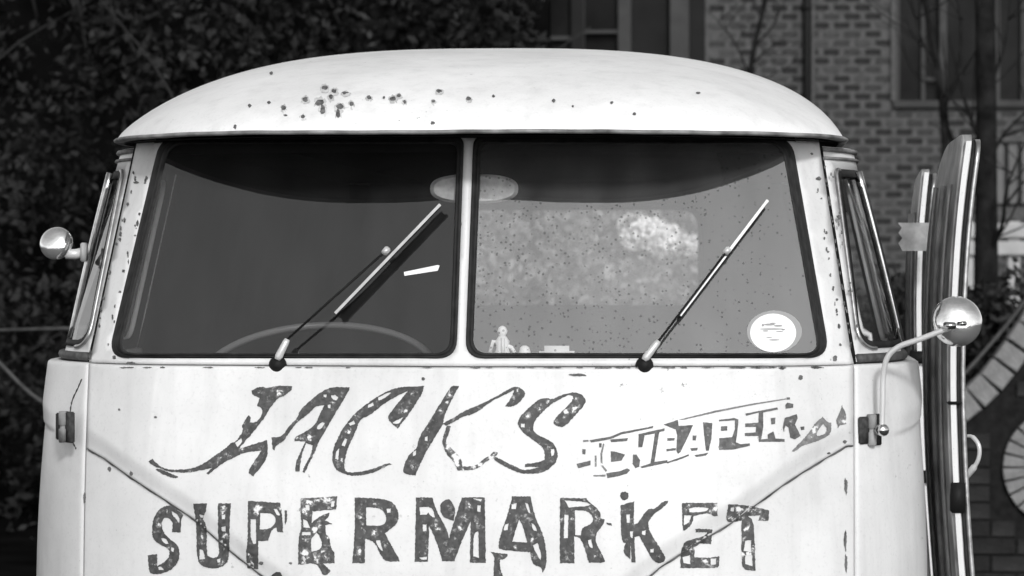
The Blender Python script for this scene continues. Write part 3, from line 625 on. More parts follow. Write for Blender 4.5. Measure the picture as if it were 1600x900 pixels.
decal('painted_letter', [[(160, 115), (430, 120), (440, 150), (500, 190), (570, 260), (570, 320), (610, 330), (600, 380), (510, 490), (530, 590), (620, 740), (600, 770), (450, 765), (380, 520), (305, 500), (305, 770), (160, 770)], [(625, 360), (680, 370), (680, 395), (632, 385)]], [[(310, 240), (430, 240), (500, 310), (480, 380), (380, 410), (370, 490), (315, 490)], [(205, 285), (245, 285), (240, 520), (200, 520)], [(210, 140), (430, 155), (470, 185), (420, 200), (300, 205), (250, 215)], [(440, 540), (475, 530), (490, 620), (455, 610)]], M['let_s'], cD, label='second block letter R, in MARKET')
decal('painted_letter', [[(770, 190), (905, 150), (900, 380), (940, 380), (1040, 220), (1110, 230), (1200, 145), (1250, 145), (1240, 180), (1050, 320), (1050, 440), (1180, 640), (1225, 720), (1200, 770), (1100, 770), (960, 500), (910, 510), (920, 765), (880, 765), (870, 560), (865, 730), (790, 660), (820, 570), (775, 550)], [(765, 75), (790, 52), (835, 55), (852, 80), (845, 130), (800, 142), (770, 125)]], [[(830, 280), (865, 280), (862, 365), (830, 365)], [(865, 450), (895, 450), (890, 520), (865, 510)], [(985, 445), (1025, 440), (1015, 490), (985, 485)], [(1070, 630), (1105, 625), (1100, 665), (1070, 660)]], M['let_s'], cD, label='block letter K')
decal('painted_letter', [[(165, 165), (520, 165), (520, 300), (480, 300), (440, 262), (280, 300), (270, 380), (190, 450), (170, 440)], [(300, 425), (470, 430), (460, 580), (290, 570), (290, 710), (440, 720), (540, 700), (540, 800), (510, 820), (150, 820), (150, 680), (180, 560), (270, 530), (390, 500), (420, 462), (305, 462)]], [[(235, 225), (300, 205), (430, 215), (420, 250), (280, 262), (240, 260)], [(185, 290), (260, 290), (240, 360), (185, 390)], [(170, 710), (245, 690), (250, 780), (180, 770)], [(450, 725), (510, 720), (505, 785), (455, 785)]], M['let'], cE, label='second block letter E, in MARKET')
decal('painted_letter', [[(630, 180), (770, 185), (900, 205), (1040, 240), (1035, 345), (930, 345), (950, 290), (830, 300), (890, 350), (905, 850), (800, 840), (760, 780), (765, 345), (640, 360), (605, 340)]], [[(800, 545), (860, 540), (860, 660), (785, 650)], [(800, 690), (870, 690), (875, 800), (800, 780)], [(655, 215), (690, 210), (685, 250), (655, 250)]], M['let'], cE, label='flaked block letter T')
decal('painted_letter_fragment', [[(880, 660), (1050, 680), (1040, 720), (970, 740), (980, 850), (1010, 915), (905, 915), (920, 700)]], [], M['let_s'], cC, label='stroke of a lost letter at the bottom of the nose')
decal('painted_letter_fragment', [[(1300, 915), (1330, 875), (1380, 850), (1420, 885), (1415, 920)]], [], M['let_s'], cA, label='small dark blot under the lettering')
# shading line painted in to deepen the pressed V crease, and a rusty split beside the left hinge
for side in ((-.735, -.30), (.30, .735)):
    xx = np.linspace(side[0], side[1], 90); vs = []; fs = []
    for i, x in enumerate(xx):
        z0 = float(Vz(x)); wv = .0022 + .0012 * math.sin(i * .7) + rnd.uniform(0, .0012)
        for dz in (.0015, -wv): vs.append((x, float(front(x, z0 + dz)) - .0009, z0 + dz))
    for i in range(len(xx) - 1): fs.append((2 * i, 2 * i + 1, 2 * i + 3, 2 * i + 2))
    V(mesh('crease_shade_line', vs, fs, mat('crease_shading', .30, .8, noise=.5, nscale=24, lo=.10)))
def on_side(px, py, sgn):
    best = None
    for y in np.linspace(.10, .5, 160):
        p = at(px, py, y); d = abs(abs(p.x) - float(sideX(y, p.z)))
        if best is None or d < best[0]: best = (d, p)
    return best[1]
for pl, sg in (([(128, 592), (122, 606), (113, 626), (110, 645), (110, 668), (113, 688), (119, 701)], -1),):
    bm = bmesh.new(); q_ = [on_side(a, b, sg) for a, b in pl]; tube(bm, spline(q_, 5), [.0006 + .0014 * abs(math.sin(i * 1.3)) for i in range(5 * (len(pl) - 1) + 1)], 6); V(bmo('hinge_rust_line', bm, M['dark_rust']))
# chips and dents in the paint film of the nose
chips = []
def blob(cx, cy, rx, ry, n=9, ang=0):
    return [(cx + rx * math.cos(a) * rnd.uniform(.7, 1.15) * math.cos(ang) - ry * math.sin(a) * math.sin(ang), cy + rx * math.cos(a) * math.sin(ang) + ry * math.sin(a) * rnd.uniform(.7, 1.15) * math.cos(ang)) for a in [2 * math.pi * k / n for k in range(n)]]
for c_ in [(661, 592, 3, 3), (904, 586, 15, 2.4), (1251, 590, 4, 4), (205, 740, 3, 4), (1082, 852, 7, 3), (1322, 760, 3, 14), (1321, 845, 3, 18), (1322, 880, 2.5, 16), (132, 778, 2, 10), (454, 880, 3, 2), (408, 880, 4, 3), (1008, 846, 3, 3), (186, 640, 2, 2), (243, 652, 3, 2.2), (1222, 575, 6, 2.5), (1275, 574, 8, 2.5), (1320, 690, 4, 3), (1295, 708, 3, 2), (171, 733, 3, 4), (1356, 0, 0, 0)][:-1]: chips.append(blob(*c_))
for k in range(44):
    a = rnd.uniform(140, 1320); chips.append(blob(a, 574.3, rnd.uniform(2, 11), rnd.uniform(.6, 1.7)))
o = decal('paint_chips', chips, [], M['rust'], None, .0010, None, 3, 3, 'small rust chips scattered over the nose'); o['kind'] = 'stuff'
pc = []
for k in range(70):
    u = rnd.random(); 
    if k % 2: pc.append(blob(1283 + 46 * u + rnd.choice((-1, 1)) * rnd.uniform(10, 17), 240 + 300 * u, rnd.uniform(1, 2.6), rnd.uniform(1.2, 5), 7))
    else: pc.append(blob(228 - 72 * u + rnd.choice((-1, 1)) * rnd.uniform(8, 14), 240 + 300 * u, rnd.uniform(1, 2.6), rnd.uniform(1.2, 5), 7))
for k in range(22): pc.append(blob(1331 - 44 * (1 - k / 22), 545 - 290 * (1 - k / 22) + rnd.uniform(-8, 8), 1.6, rnd.uniform(2, 6), 7))
pc += [blob(213, 285, 5, 2), blob(211, 279, 2, 5), blob(178, 558, 3, 4), blob(141, 555, 3, 10), blob(1279, 279, 5, 3), blob(204, 567, 9, 2), blob(1305, 560, 4, 6), blob(738, 345, 2, 5), blob(720, 350, 2, 4)]
o = decal('pillar_chips', pc, [], M['rust'], None, .0012, base_front, 3, 3, 'rust chips along the windscreen pillars'); o['kind'] = 'stuff'
# rust blots on the roof
def hit_roof(px, py):
    d = ray(px, py); t = 5.9
    for k in range(400):
        t += .004; p = CAM + d * t
        if p.y > outY(p.x) and p.z <= float(roofZ(p.x, p.y)): break
    return CAM + d * (t - .0025)
spots = [(507, 137, 6, 4), (522, 142, 5, 4), (517, 151, 4, 4), (500, 160, 8, 6), (504, 171, 5, 7), (531, 167, 6, 5), (528, 177, 4, 8), (549, 162, 4, 4), (477, 155, 5, 4), (443, 168, 4, 4), (540, 145, 6, 2.5), (473, 182, 4, 3), (577, 152, 4, 3), (614, 154, 5, 4), (623, 149, 4, 3), (632, 159, 3, 3), (686, 142, 5, 3), (677, 158, 3, 3), (732, 154, 4, 3), (865, 157, 3, 3), (956, 160, 2.5, 2.5), (991, 178, 3, 3), (1091, 145, 4, 2), (424, 114, 3, 2.5), (390, 165, 3, 3), (895, 166, 2, 2), (420, 160, 3, 2.5), (600, 152, 2, 2), (771, 150, 2.5, 2.5), (446, 180, 4, 2), (367, 198, 3, 4), (676, 192, 4, 3)]
for nm_, gr_, mt_, lift in (('rust_halo', 1.9, mat('rust_stain', .66, .7, noise=.5, nscale=70, lo=.42), -.0011),):
    vs = []; fs = []
    for s in spots[:19]:
        b = blob(s[0], s[1] + 1.5, s[2] * gr_ * .8, s[3] * gr_, 18); ix = []
        for p in b: ix.append(len(vs)); vs.append(hit_roof(*p) + Vector((0, .0012, 0)))
        c_ = len(vs); vs.append(hit_roof(s[0], s[1]) + Vector((0, .0008, .0002)))
        for k in range(len(ix)): fs.append((ix[k], ix[(k + 1) % len(ix)], c_))
    o = V(mesh(nm_, vs, fs, mt_)); o['kind'] = 'stuff'; o['label'] = 'faint brown staining round the roof rust'
vs = []; fs = []
for s in spots:
    b = blob(*s); ix = []
    for p in b:
        q = hit_roof(*p); ix.append(len(vs)); vs.append(q)
    q = hit_roof(s[0], s[1]); c_ = len(vs); vs.append(q + Vector((0, -.0004, .0006)))
    for k in range(len(ix)): fs.append((ix[k], ix[(k + 1) % len(ix)], c_))
o = V(mesh('rust_spots', vs, fs, M['rust'])); o['kind'] = 'stuff'; o['label'] = 'cluster of rust spots on the roof front'

# stickers on the glass
def disc_on_glass(name, cx, cy, rx, ry, m, off, n=32, ang=0):
    v = [hit_front(cx + rx * math.cos(a) * math.cos(ang) - ry * math.sin(a) * math.sin(ang), cy + rx * math.cos(a) * math.sin(ang) + ry * math.sin(a) * math.cos(ang), lambda x, z: tent(x, z) - off) for a in [2 * math.pi * k / n for k in range(n)]]
    return V(mesh(name, v, [list(range(n))], m))
d_ = disc_on_glass('licence_disc', 1208, 520, 36, 30, M['sticker'], -.0075); d_['label'] = 'round white paper disc inside the windscreen corner'
d1 = disc_on_glass('disc_rim', 1210, 518, 43, 33, M['ink'], -.0084); d1['label'] = 'clear holder round the disc'
for dx, dy, a, b in ((-6, -13, 9, 1.6), (8, -11, 7, 1.5), (-2, -6, 20, 1.2), (2, 11, 9, 1.1), (-16, -12, 2, 2.2), (16, -5, 3, 1.2), (0, -15, 5, 1.0), (-12, -3, 5, 1.0), (10, -2, 6, .9), (-6, 7, 5, .8)):
    q = disc_on_glass('disc_print', 1208 + dx, 520 + dy, a, b, M['ink'], -.0066, 10); q['label'] = 'line of print on the disc'
st = [(631, 425), (632, 431), (684, 423), (687, 415), (684, 414)]
V(mesh('paper_sticker', [hit_front(a, b, lambda x, z: tent(x, z) + .0075) for a, b in st], [[0, 1, 2, 3, 4]], M['sticker']))['label'] = 'thin white sticker strip'

# -------------------------------------------------- inside of the cab
def ell(cx, cy, a, b, y, n=40, p=2.6):
    return [at(cx + a * math.copysign(abs(math.cos(t)) ** (2 / p), math.cos(t)), cy + b * math.copysign(abs(math.sin(t)) ** (2 / p), math.sin(t)), y) for t in [2 * math.pi * k / n for k in range(n)]]
ym = .135; f0 = ell(741, 295, 69, 23, ym); f1 = ell(741, 295, 63, 19, ym - .008); f2 = ell(741, 295, 69, 23, ym + .018); n = len(f0)
fs = [list(range(n, 2 * n))] + [[k, (k + 1) % n, n + (k + 1) % n, n + k] for k in range(n)] + [[2 * n + k, 2 * n + (k + 1) % n, (k + 1) % n, k] for k in range(n)] + [list(range(2 * n, 3 * n))]
rv = V(mesh('rear_view_mirror', f0 + f1 + f2, fs, M['mirror_back'], None, False))
bm = bmesh.new(); a = at(741, 275, ym + .01); tube(bm, [a, a + Vector((0, .02, .03)), a + Vector((0, .03, .09))], .006, 8); q = bmo('mirror_stalk', bm, M['steel'], None, True); q.parent = rv
# steering wheel
c_ = at(497, 586, .42); bm = bmesh.new(); tl = R(24)
U = Vector((1, 0, 0)); Wv = Vector((0, math.cos(tl), math.sin(tl)))
Wv = Vector((0, -math.cos(tl), 0)) * -1 + Vector((0, 0, math.sin(tl)))
rim = [c_ + (U * math.cos(a) + Wv * math.sin(a)) * .235 for a in [2 * math.pi * k / 64 for k in range(64)]]
tube(bm, rim, .007, 10, closed=True); sw = V(bmo('steering_wheel', bm, M['ivory'], None, True))
bm = bmesh.new()
for a in (R(200), R(340)):
    tube(bm, [c_, c_ + (U * math.cos(a) + Wv * math.sin(a)) * .23], .007, 8)
lathe(bm, [(.035, -.01), (.035, .01), (.02, .02)], axis(c_, U.cross(Wv)), 16)
tube(bm, [c_, c_ + Vector((0, .02, -.5))], .02, 10)
q = bmo('wheel_hub', bm, M['black'], None, True); q.parent = sw
bm = bmesh.new(); box(bm, -.69, .69, .17, .38, 1.0, 1.281, .008); V(bmo('dashboard', bm, M['interior'], None, True))
bm = bmesh.new(); box(bm, -.76, .76, .10, 4.1, .45, .50); V(bmo('cab_floor', bm, M['interior']))
bm = bmesh.new(); box(bm, -.70, .70, .75, 1.2, .6, .82, .03); box(bm, -.70, .70, 1.14, 1.26, .82, 1.17, .03, Matrix.Rotation(R(-8), 3, 'X')); V(bmo('bench_seat', bm, M['vinyl'], None, True))
# headliner and waist walls inside
vs = []; fs = []
V(grid_mesh('headliner', np.stack([Xr[::6, ::6] * .95, Yr[::6, ::6] * .97 + .08, Zr[::6, ::6] - .010], -1), M['headliner']))

vs = []; fs = []; lb = outline_pts(.035)
for a, b in lb: b2 = max(b + .03, float(base_front(min(abs(a), .70), 1.70)) + .05); vs += [(a, b2, 1.655 if b > .35 else 1.680), (a, b2, ZR + .004)]
for i in range(len(lb) - 1): fs.append((2 * i, 2 * i + 1, 2 * i + 3, 2 * i + 2))
V(mesh('light_leak_strip', vs, fs, M['headliner'], None, True))  # dark strip added to stop light leaking in above the doors
for s in (-1, 1):
    bm = bmesh.new(); tube(bm, [(s * (float(seamx(z)) - .012), float(base_front(float(seamx(z)) - .012, z)) + .034, z) for z in np.linspace(1.25, 1.70, 12)], .020, 10); V(bmo('light_leak_post', bm, M['headliner'], None, True))  # dark posts added behind the pillars to close light leaks
# body sides behind the cab doors
def side_shell(sgn):
    yy = np.linspace(1.175, 4.0, 30); zz = np.r_[np.linspace(.40, ZB, 16), np.linspace(ZB + .005, 1.705, 8)]
    Yg, Zg = np.meshgrid(yy, zz); Xg = np.where(Zg <= ZB, W_low(Zg), .845 - .098 * (Zg - ZB) / .43)
    Xg = Xg - .10 * np.clip((Yg - 3.6) / .4, 0, 1) ** 2.5
    A = np.stack([sgn * Xg, Yg, Zg], -1)
    if sgn < 0:
        o = grid_mesh('side_panel', A, M['paint']); fix_front_normals(o, Vector((sgn, 0, 0))); solid(o, .012); return V(o)
    # loading side: opening for the two folded doors
    k0 = int(np.searchsorted(yy, 1.28)); k1 = int(np.searchsorted(yy, 2.55)); z0 = 3; z1 = len(zz) - 3
    r, c = A.shape[:2]; idx = np.arange(r * c).reshape(r, c); fs = []
    for i in range(r - 1):
        for j in range(c - 1):
            if k0 <= j < k1 and z0 <= i < z1: continue
            fs.append((idx[i, j], idx[i, j + 1], idx[i + 1, j + 1], idx[i + 1, j]))
    o = mesh('side_panel', A.reshape(-1, 3), fs, M['paint'], None, True); fix_front_normals(o, Vector((sgn, 0, 0))); solid(o, .012)
    return V(o)
side_shell(-1); side_shell(1)
# tail panel with the rear window
def tail_map(v, dy=0): return np.c_[v[:, 0], 4.18 - .35 * (np.abs(v[:, 0]) / .8) ** 4 + dy, v[:, 1]]
wz0 = at(903, 481, 4.18).z; wz1 = at(903, 324, 4.18).z; wx = at(1095, 400, 4.18).x
hole = rquad([(-wx, wz0), (wx, wz0), (wx, wz1), (-wx, wz1)], .07, 8)
v, f, _ = fill([[(-.80, .40), (.80, .40), (.86, 1.0), (.80, ZB), (.72, 1.705), (.45, 1.80), (0, 1.84), (-.45, 1.80), (-.72, 1.705), (-.80, ZB), (-.86, 1.0)]], [hole], .05, .08)
o = mesh('tail_panel', tail_map(v), f.tolist(), M['headliner'], None, True); V(o)
o = mesh('tail_skin', tail_map(v, .02), f.tolist(), M['paint'], None, True); fix_front_normals(o, Vector((0, 1, 0))); V(o)
v, f, _ = fill([hole], [], .05, .08); V(mesh('rear_window', tail_map(v, .01), f.tolist(), dusty_glass('rear_glass', .03, 0, .3)))
bm = bmesh.new(); tube(bm, [(a, 4.18 - .35 * (abs(a) / .8) ** 4 - .006, b) for a, b in hole], .010, 6, closed=True); V(bmo('rear_window_rubber', bm, M['rubber'], None, True))

# chassis bits below the frame of the picture
bm = bmesh.new()
pts = [(x, float(base_front(x, .5)) - .10, .47) for x in np.linspace(-.74, .74, 25)]
for dz in (-.05, -.02, .01, .04): pass
vs = []; fs = []
for x, y, z in pts: vs += [(x, y + .03, z - .075), (x, y, z - .06), (x, y - .012, z - .02), (x, y - .012, z + .03), (x, y, z + .065), (x, y + .03, z + .075)]
for i in range(len(pts) - 1):
    for k in range(5): a = i * 6 + k; fs.append((a, a + 6, a + 7, a + 1))
bp = V(mesh('front_bumper', vs, fs, M['paint'], None, True)); solid(bp, .004, 0); bm.free()
for s in (-1, 1):
    y = float(base_front(.52, .70)); bm = bmesh.new(); mt = axis((s * .52, y + .01, .70), (0, -1, .05))
    lathe(bm, [(.10, -.03), (.105, 0), (.105, .03), (.092, .042), (.088, .03)], mt, 32); hl = V(bmo('headlight', bm, M['chrome'], None, True))
    bm = bmesh.new(); lathe(bm, [(.09, .026), (.088, .036), (.06, .050), (.03, .056), (.002, .058)], mt, 32); q = bmo('headlight_lens', bm, M['glass_house'], None, True); q.parent = hl
for yw in (.62, 3.02):
    for s in (-1, 1):
        bm = bmesh.new(); mt = axis((s * .68, yw, .325), (s, 0, 0)); lathe(bm, [(.20, -.08), (.30, -.08), (.325, -.05), (.325, .05), (.30, .08), (.20, .08)], mt, 36); wh = V(bmo('tyre', bm, M['rubber'], None, True))
        bm = bmesh.new(); lathe(bm, [(.20, -.02), (.20, .07), (.17, .06), (.14, .075), (.12, .10), (.05, .115), (.005, .12)], mt, 28); q = bmo('wheel_rim', bm, M['paint'], None, True); q.parent = wh

# -------------------------------------------------- the two open loading doors, seen edge-on beside the cab
def leaf_x(z, edge):           # edge = list of (px, py) followed by the near edge of the leaf; returns world x at height z
    return edge(z)
def edge_fn(pts, y):
    q = sorted([(at(a, b, y).z, at(a, b, y).x) for a, b in pts]); zz = [p[0] for p in q]; xx = [p[1] for p in q]
    # smooth polynomial through the traced bow
    co = np.polyfit(zz, xx, 3); return lambda z: float(np.polyval(co, z))
def loading_door(y0, y1, pts, ztop, zbot, thick, lab, dx_back=0.0, win=False):
    ef = edge_fn(pts, y0)
    zz = np.linspace(zbot, ztop, 48)
    def outer(y, z): return ef(z) + dx_back * (y - y0) - .10 * sm(ztop - .10, ztop + .02, z) * 0
    # skin: panel in (y, z) with window hole; faces the van
    rad = .06
    out = rquad([(y0, zbot), (y1, zbot), (y1, ztop - .02), (y0, ztop)], [.02, .02, .26, rad], 10)
    hole = rquad([(y0 + .075, 1.345), (y1 - .075, 1.345), (y1 - .075, ztop - .075), (y0 + .075, ztop - .075)], .05, 8)
    v, f, _ = fill([out], [hole] if win else [], .03, .045)
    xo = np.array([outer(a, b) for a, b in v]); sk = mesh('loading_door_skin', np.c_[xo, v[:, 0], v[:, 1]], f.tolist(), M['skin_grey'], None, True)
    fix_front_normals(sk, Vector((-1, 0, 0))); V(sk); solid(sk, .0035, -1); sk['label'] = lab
    # inner frame leaf, set off by the thickness, slightly smaller
    out2 = rquad([(y0 + .012, zbot + .01), (y1 - .012, zbot + .01), (y1 - .012, ztop - .012), (y0 + .012, ztop - .012)], [.02, .02, rad, rad], 8)
    v, f, _ = fill([out2], [hole] if win else [], .03, .045)
    xo = np.array([outer(a, b) + thick for a, b in v]); inn = mesh('inner_frame', np.c_[xo, v[:, 0], v[:, 1]], f.tolist(), M['mirror_grey'], None, True)
    fix_front_normals(inn, Vector((1, 0, 0))); solid(inn, .004, -1); inn.parent = sk
    # edge channel: folded sheet, rubber strip, second fold
    n = len(out)
    def rail(loop, x0, x1, inset, m, name, th=.002):
        vs = []; fs = []
        cy = (y0 + y1) / 2; cz = (zbot + ztop) / 2
        for a, b in loop:
            aa = a + (inset if a < cy else -inset); bb = b + (inset if b < cz else -inset)
            vs += [(outer(a, b) + x0, aa, bb), (outer(a, b) + x1, aa, bb)]
        for k in range(len(loop)):
            j = (k + 1) % len(loop); fs.append((2 * k, 2 * k + 1, 2 * j + 1, 2 * j))
        o = mesh(name, vs, fs, m, None, True); solid(o, th, 0); o.parent = sk; return o
    lp = densify(out, .04)
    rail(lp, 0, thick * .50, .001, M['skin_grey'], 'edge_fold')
    rail(lp, thick * .48, thick * .72, .014, M['rubber'], 'edge_rubber', .006)
    rail(lp, thick * .72, thick, .010, M['steel'], 'inner_fold')
    if win:
        hin = rquad([(y0 + .095, 1.365), (y1 - .095, 1.365), (y1 - .095, ztop - .095), (y0 + .095, ztop - .095)], .04, 8)
        v, f, _ = fill([hole], [hin], .03, .05); xo = np.array([outer(a, b) - .004 for a, b in v]); q = mesh('window_rubber', np.c_[xo, v[:, 0], v[:, 1]], f.tolist(), M['rubber'], None, True); solid(q, .014, 0); q.parent = sk
        v, f, _ = fill([hin], [], .06, .09); xo = np.array([outer(a, b) + .006 for a, b in v]); q = mesh('window_pane', np.c_[xo, v[:, 0], v[:, 1]], f.tolist(), M['glass_side']); q.parent = sk
        bm = bmesh.new(); tube(bm, [(outer(a, b) - .012, a, b) for a, b in hole], .0045, 6, closed=True); q = bmo('window_trim', bm, M['alloy'], None, True); q.parent = sk
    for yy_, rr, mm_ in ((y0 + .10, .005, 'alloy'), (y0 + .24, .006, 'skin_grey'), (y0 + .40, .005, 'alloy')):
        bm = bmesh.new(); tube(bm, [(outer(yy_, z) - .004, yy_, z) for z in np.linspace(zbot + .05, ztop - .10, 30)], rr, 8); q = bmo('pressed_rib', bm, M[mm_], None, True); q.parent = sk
    return sk, outer
edgeB = [(1503, 235), (1495, 300), (1490, 350), (1485, 420), (1481, 480), (1480, 560), (1482, 640), (1484, 720), (1487, 800), (1494, 900), (1500, 960)]
edgeA = [(1441, 268), (1436, 310), (1431, 370), (1428, 430), (1428, 500), (1430, 560), (1433, 640), (1438, 720), (1442, 790), (1450, 900), (1455, 960)]
dB, fB = loading_door(.42, .94, edgeB, at(1500, 207, .42).z, .62, .036, 'nearer loading door standing folded forward', -.04)
dA, fA = loading_door(1.36, 1.96, edgeA, at(1445, 262, 1.36).z, .62, .034, 'farther loading door, narrower in view', .02)
# bright weather strip standing proud along the near edge of each door
for (y0, pts, par, m) in ((.405, edgeB, dB, 'paint'), (1.345, edgeA, dA, 'paint')):
    ef = edge_fn(pts, y0 + .015); bm = bmesh.new(); zt = at(0, 224 if par is dB else 272, y0).z
    vs = []; fs = []
    zl = np.linspace(.66, zt, 30)
    for z in zl:
        x = ef(z) + .004; vs += [(x + .001, y0, z), (x + .0115, y0, z), (x + .0115, y0 + .02, z), (x + .001, y0 + .02, z)]
    for k in range(len(zl) - 1):
        for j in range(4): a = 4 * k + j; b = 4 * k + (j + 1) % 4; fs.append((a, b, b + 4, a + 4))
    fs += [(0, 1, 2, 3), tuple(4 * (len(zl) - 1) + j for j in (3, 2, 1, 0))]
    bm.free(); q = mesh('weather_strip', vs, fs, M[m]); q.parent = par
# clear plate tying the doors
vs = [at(1403, 348, 1.2), at(1470, 348, 1.2), at(1467, 392, 1.2), at(1410, 392, 1.2), at(1404, 380, 1.2), at(1410, 372, 1.2), at(1404, 364, 1.2), at(1409, 356, 1.2)]
q = mesh('door_stay', vs, [list(range(8))], mat('grey_tape', .26, .5, noise=.4, nscale=30)); V(q); solid(q, .006, 0); q['label'] = 'torn grey strip tying the doors back'
# hook-shaped handle
yh = .55; bm = bmesh.new(); tube(bm, spline([at(1512, 681, yh), at(1520, 683, yh - .01), at(1529, 695, yh - .02), at(1530, 712, yh - .02), at(1524, 727, yh - .015), at(1509, 745, yh)], 6), [.0035] * 6 + [.0045] * 19 + [.007] * 6, 10)
q = bmo('door_handle', bm, M['arm'], None, True); q.parent = dB
for zz_, hh in ((at(1480, 775, .45).z, .030), (at(1480, 628, .45).z, .003)):
    bm = bmesh.new(); x = fB(.5, zz_); box(bm, x + .002, x + .030, .400, .45, zz_ - hh, zz_ + hh, .002)
    q = bmo('door_catch', bm, M['black'], None, True); q.parent = dB
for zz_ in (at(1440, 742, 1.4).z, at(1440, 557, 1.4).z):
    bm = bmesh.new(); x = fA(1.4, zz_); box(bm, x - .012, x + .045, 1.33, 1.38, zz_ - .014, zz_ + .014, .002)
    q = bmo('door_catch', bm, M['black'], None, True); q.parent = dA

# -------------------------------------------------- things on the dashboard
zd = 1.281
def on_dash(px, y): return Vector((at(px, 552, y).x, y, zd))
p = on_dash(785, .235); t = thing('figurine', 'tiny white figurine standing on the dashboard by the centre pillar', 'figurine', p)
s_h = .062; bm = bmesh.new(); lathe(bm, [(.016, 0), (.018, .004), (.012, .02), (.014, .034), (.007, .044)], Matrix(), 14); bmo('figure_body', bm, M['sticker'], t, True)
bm = bmesh.new(); lathe(bm, [(.001, .042), (.007, .045), (.010, .053), (.007, .061), (.001, .064)], Matrix(), 14); bmo('figure_head', bm, M['sticker'], t, True)
bm = bmesh.new()
for k in range(4):
    a = k * 1.6; tube(bm, [(0, 0, .03), (.018 * math.cos(a), .012 * math.sin(a), .022 + .006 * k), (.024 * math.cos(a), .014 * math.sin(a), .012)], .004, 6)
bmo('figure_limbs', bm, M['sticker'], t, True)
p = on_dash(870, .21); bm = bmesh.new(); box(bm, -.034, .034, -.012, .012, 0, .026, .010); o = bmo('dash_tray', bm, M['ivory2'], None, True); o.location = p
tag(o, 'small rounded pale tray on the dashboard right of the figurine', 'tray')
p = on_dash(820, .22); bm = bmesh.new(); lathe(bm, [(.011, 0), (.012, .01), (.009, .022), (.004, .026)], Matrix(), 12); o = bmo('dash_pot', bm, M['sticker'], None, True); o.location = p
tag(o, 'small white pot between the figurine and the tray', 'pot')

# ------------------------------------------------------------------ setting
bm = bmesh.new(); box(bm, -60, 60, -60, 90, -.3, 0); o = bmo('ground', bm, M['asphalt']); o['kind'] = 'structure'
bm = bmesh.new(); box(bm, -14, 14, 7.0, 19.0, -.1, .06); o = bmo('flower_bed', bm, M['soil']); o['kind'] = 'structure'

def leaves(name, n, sampler, size, m, parent=None, seed=1, aspect=.55, droop=0.0):
    g = np.random.default_rng(seed); P = sampler(g, n); n = len(P)
    a = g.normal(size=(n, 3)); a[:, 2] -= droop; a /= np.linalg.norm(a, axis=1)[:, None]
    b = g.normal(size=(n, 3)); b -= (a * b).sum(1)[:, None] * a; b /= np.linalg.norm(b, axis=1)[:, None]
    s = (size * g.uniform(.55, 1.35, n))[:, None]; b *= aspect
    c = np.cross(a, b); c /= np.linalg.norm(c, axis=1)[:, None]
    v = np.stack([P - a * s, P + b * s * .9 + c * s * .12, P + a * s, P - b * s * .9 + c * s * .12], 1).reshape(-1, 3)
    me = bpy.data.meshes.new(name); me.vertices.add(4 * n); me.vertices.foreach_set('co', v.ravel().astype(np.float32))
    me.loops.add(4 * n); me.loops.foreach_set('vertex_index', np.arange(4 * n, dtype=np.int32)); me.polygons.add(n)
    me.polygons.foreach_set('loop_start', np.arange(0, 4 * n, 4, dtype=np.int32)); me.polygons.foreach_set('loop_total', np.full(n, 4, np.int32)); me.update(); me.validate()
    return link(name, me, m, parent)
def clumps(cs, sp):
    """leaf sampler: clusters round centres"""
    cs = np.asarray(cs, float)
    def f(g, n):
        k = g.integers(0, len(cs), n); d = g.normal(size=(n, 3)); d /= np.linalg.norm(d, axis=1)[:, None]
        r = g.uniform(.35, 1.0, n)[:, None] ** .5
        return cs[k] + d * r * np.asarray(sp)
    return f
# dark evergreen hedge behind the van, left two thirds
def hedge_centres(x0, x1, y0, y1, z0, z1, n, g):
    out = []
    while len(out) < n:
        p = np.array([g.uniform(x0, x1), g.uniform(y0, y1), g.uniform(z0, z1)]); out.append(p)
    return out
g = np.random.default_rng(3)
xR = at(850, 60, 10.6).x
hc = hedge_centres(-4.6, xR - .25, 10.0, 12.0, .1, 5.2, 320, g) + [(xR - g.uniform(.1, .4), g.uniform(10, 11.4), g.uniform(2, 5)) for _ in range(60)]
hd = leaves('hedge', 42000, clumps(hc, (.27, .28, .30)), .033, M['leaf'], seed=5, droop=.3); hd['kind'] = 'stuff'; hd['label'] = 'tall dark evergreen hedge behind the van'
bm = bmesh.new()
for k in range(20):
    x = g.uniform(-4.5, xR - .3); y = g.uniform(9.8, 11.6); z = g.uniform(0, 3.6); l = g.uniform(.5, 1.5); an = g.uniform(-.9, .9)
    pts = [Vector((x, y, z)), Vector((x + l * .4 * math.sin(an), y - .1, z + l * .45)), Vector((x + l * math.sin(an) * 1.1, y - .12, z + l * .8 + g.uniform(-.1, .2)))]
    tube(bm, spline(pts, 4), [.010 * (1 - .08 * i) for i in range(9)], 5)
o = bmo('hedge_twigs', bm, mat('hedge_twig_bark', .028, .9, spec=.05), None, True); o['kind'] = 'stuff'
bm = bmesh.new(); box(bm, -5.2, xR - .08, 12.3, 12.5, 0, 5.4); o = bmo('hedge_shade_core', bm, M['soil']); o['kind'] = 'stuff'

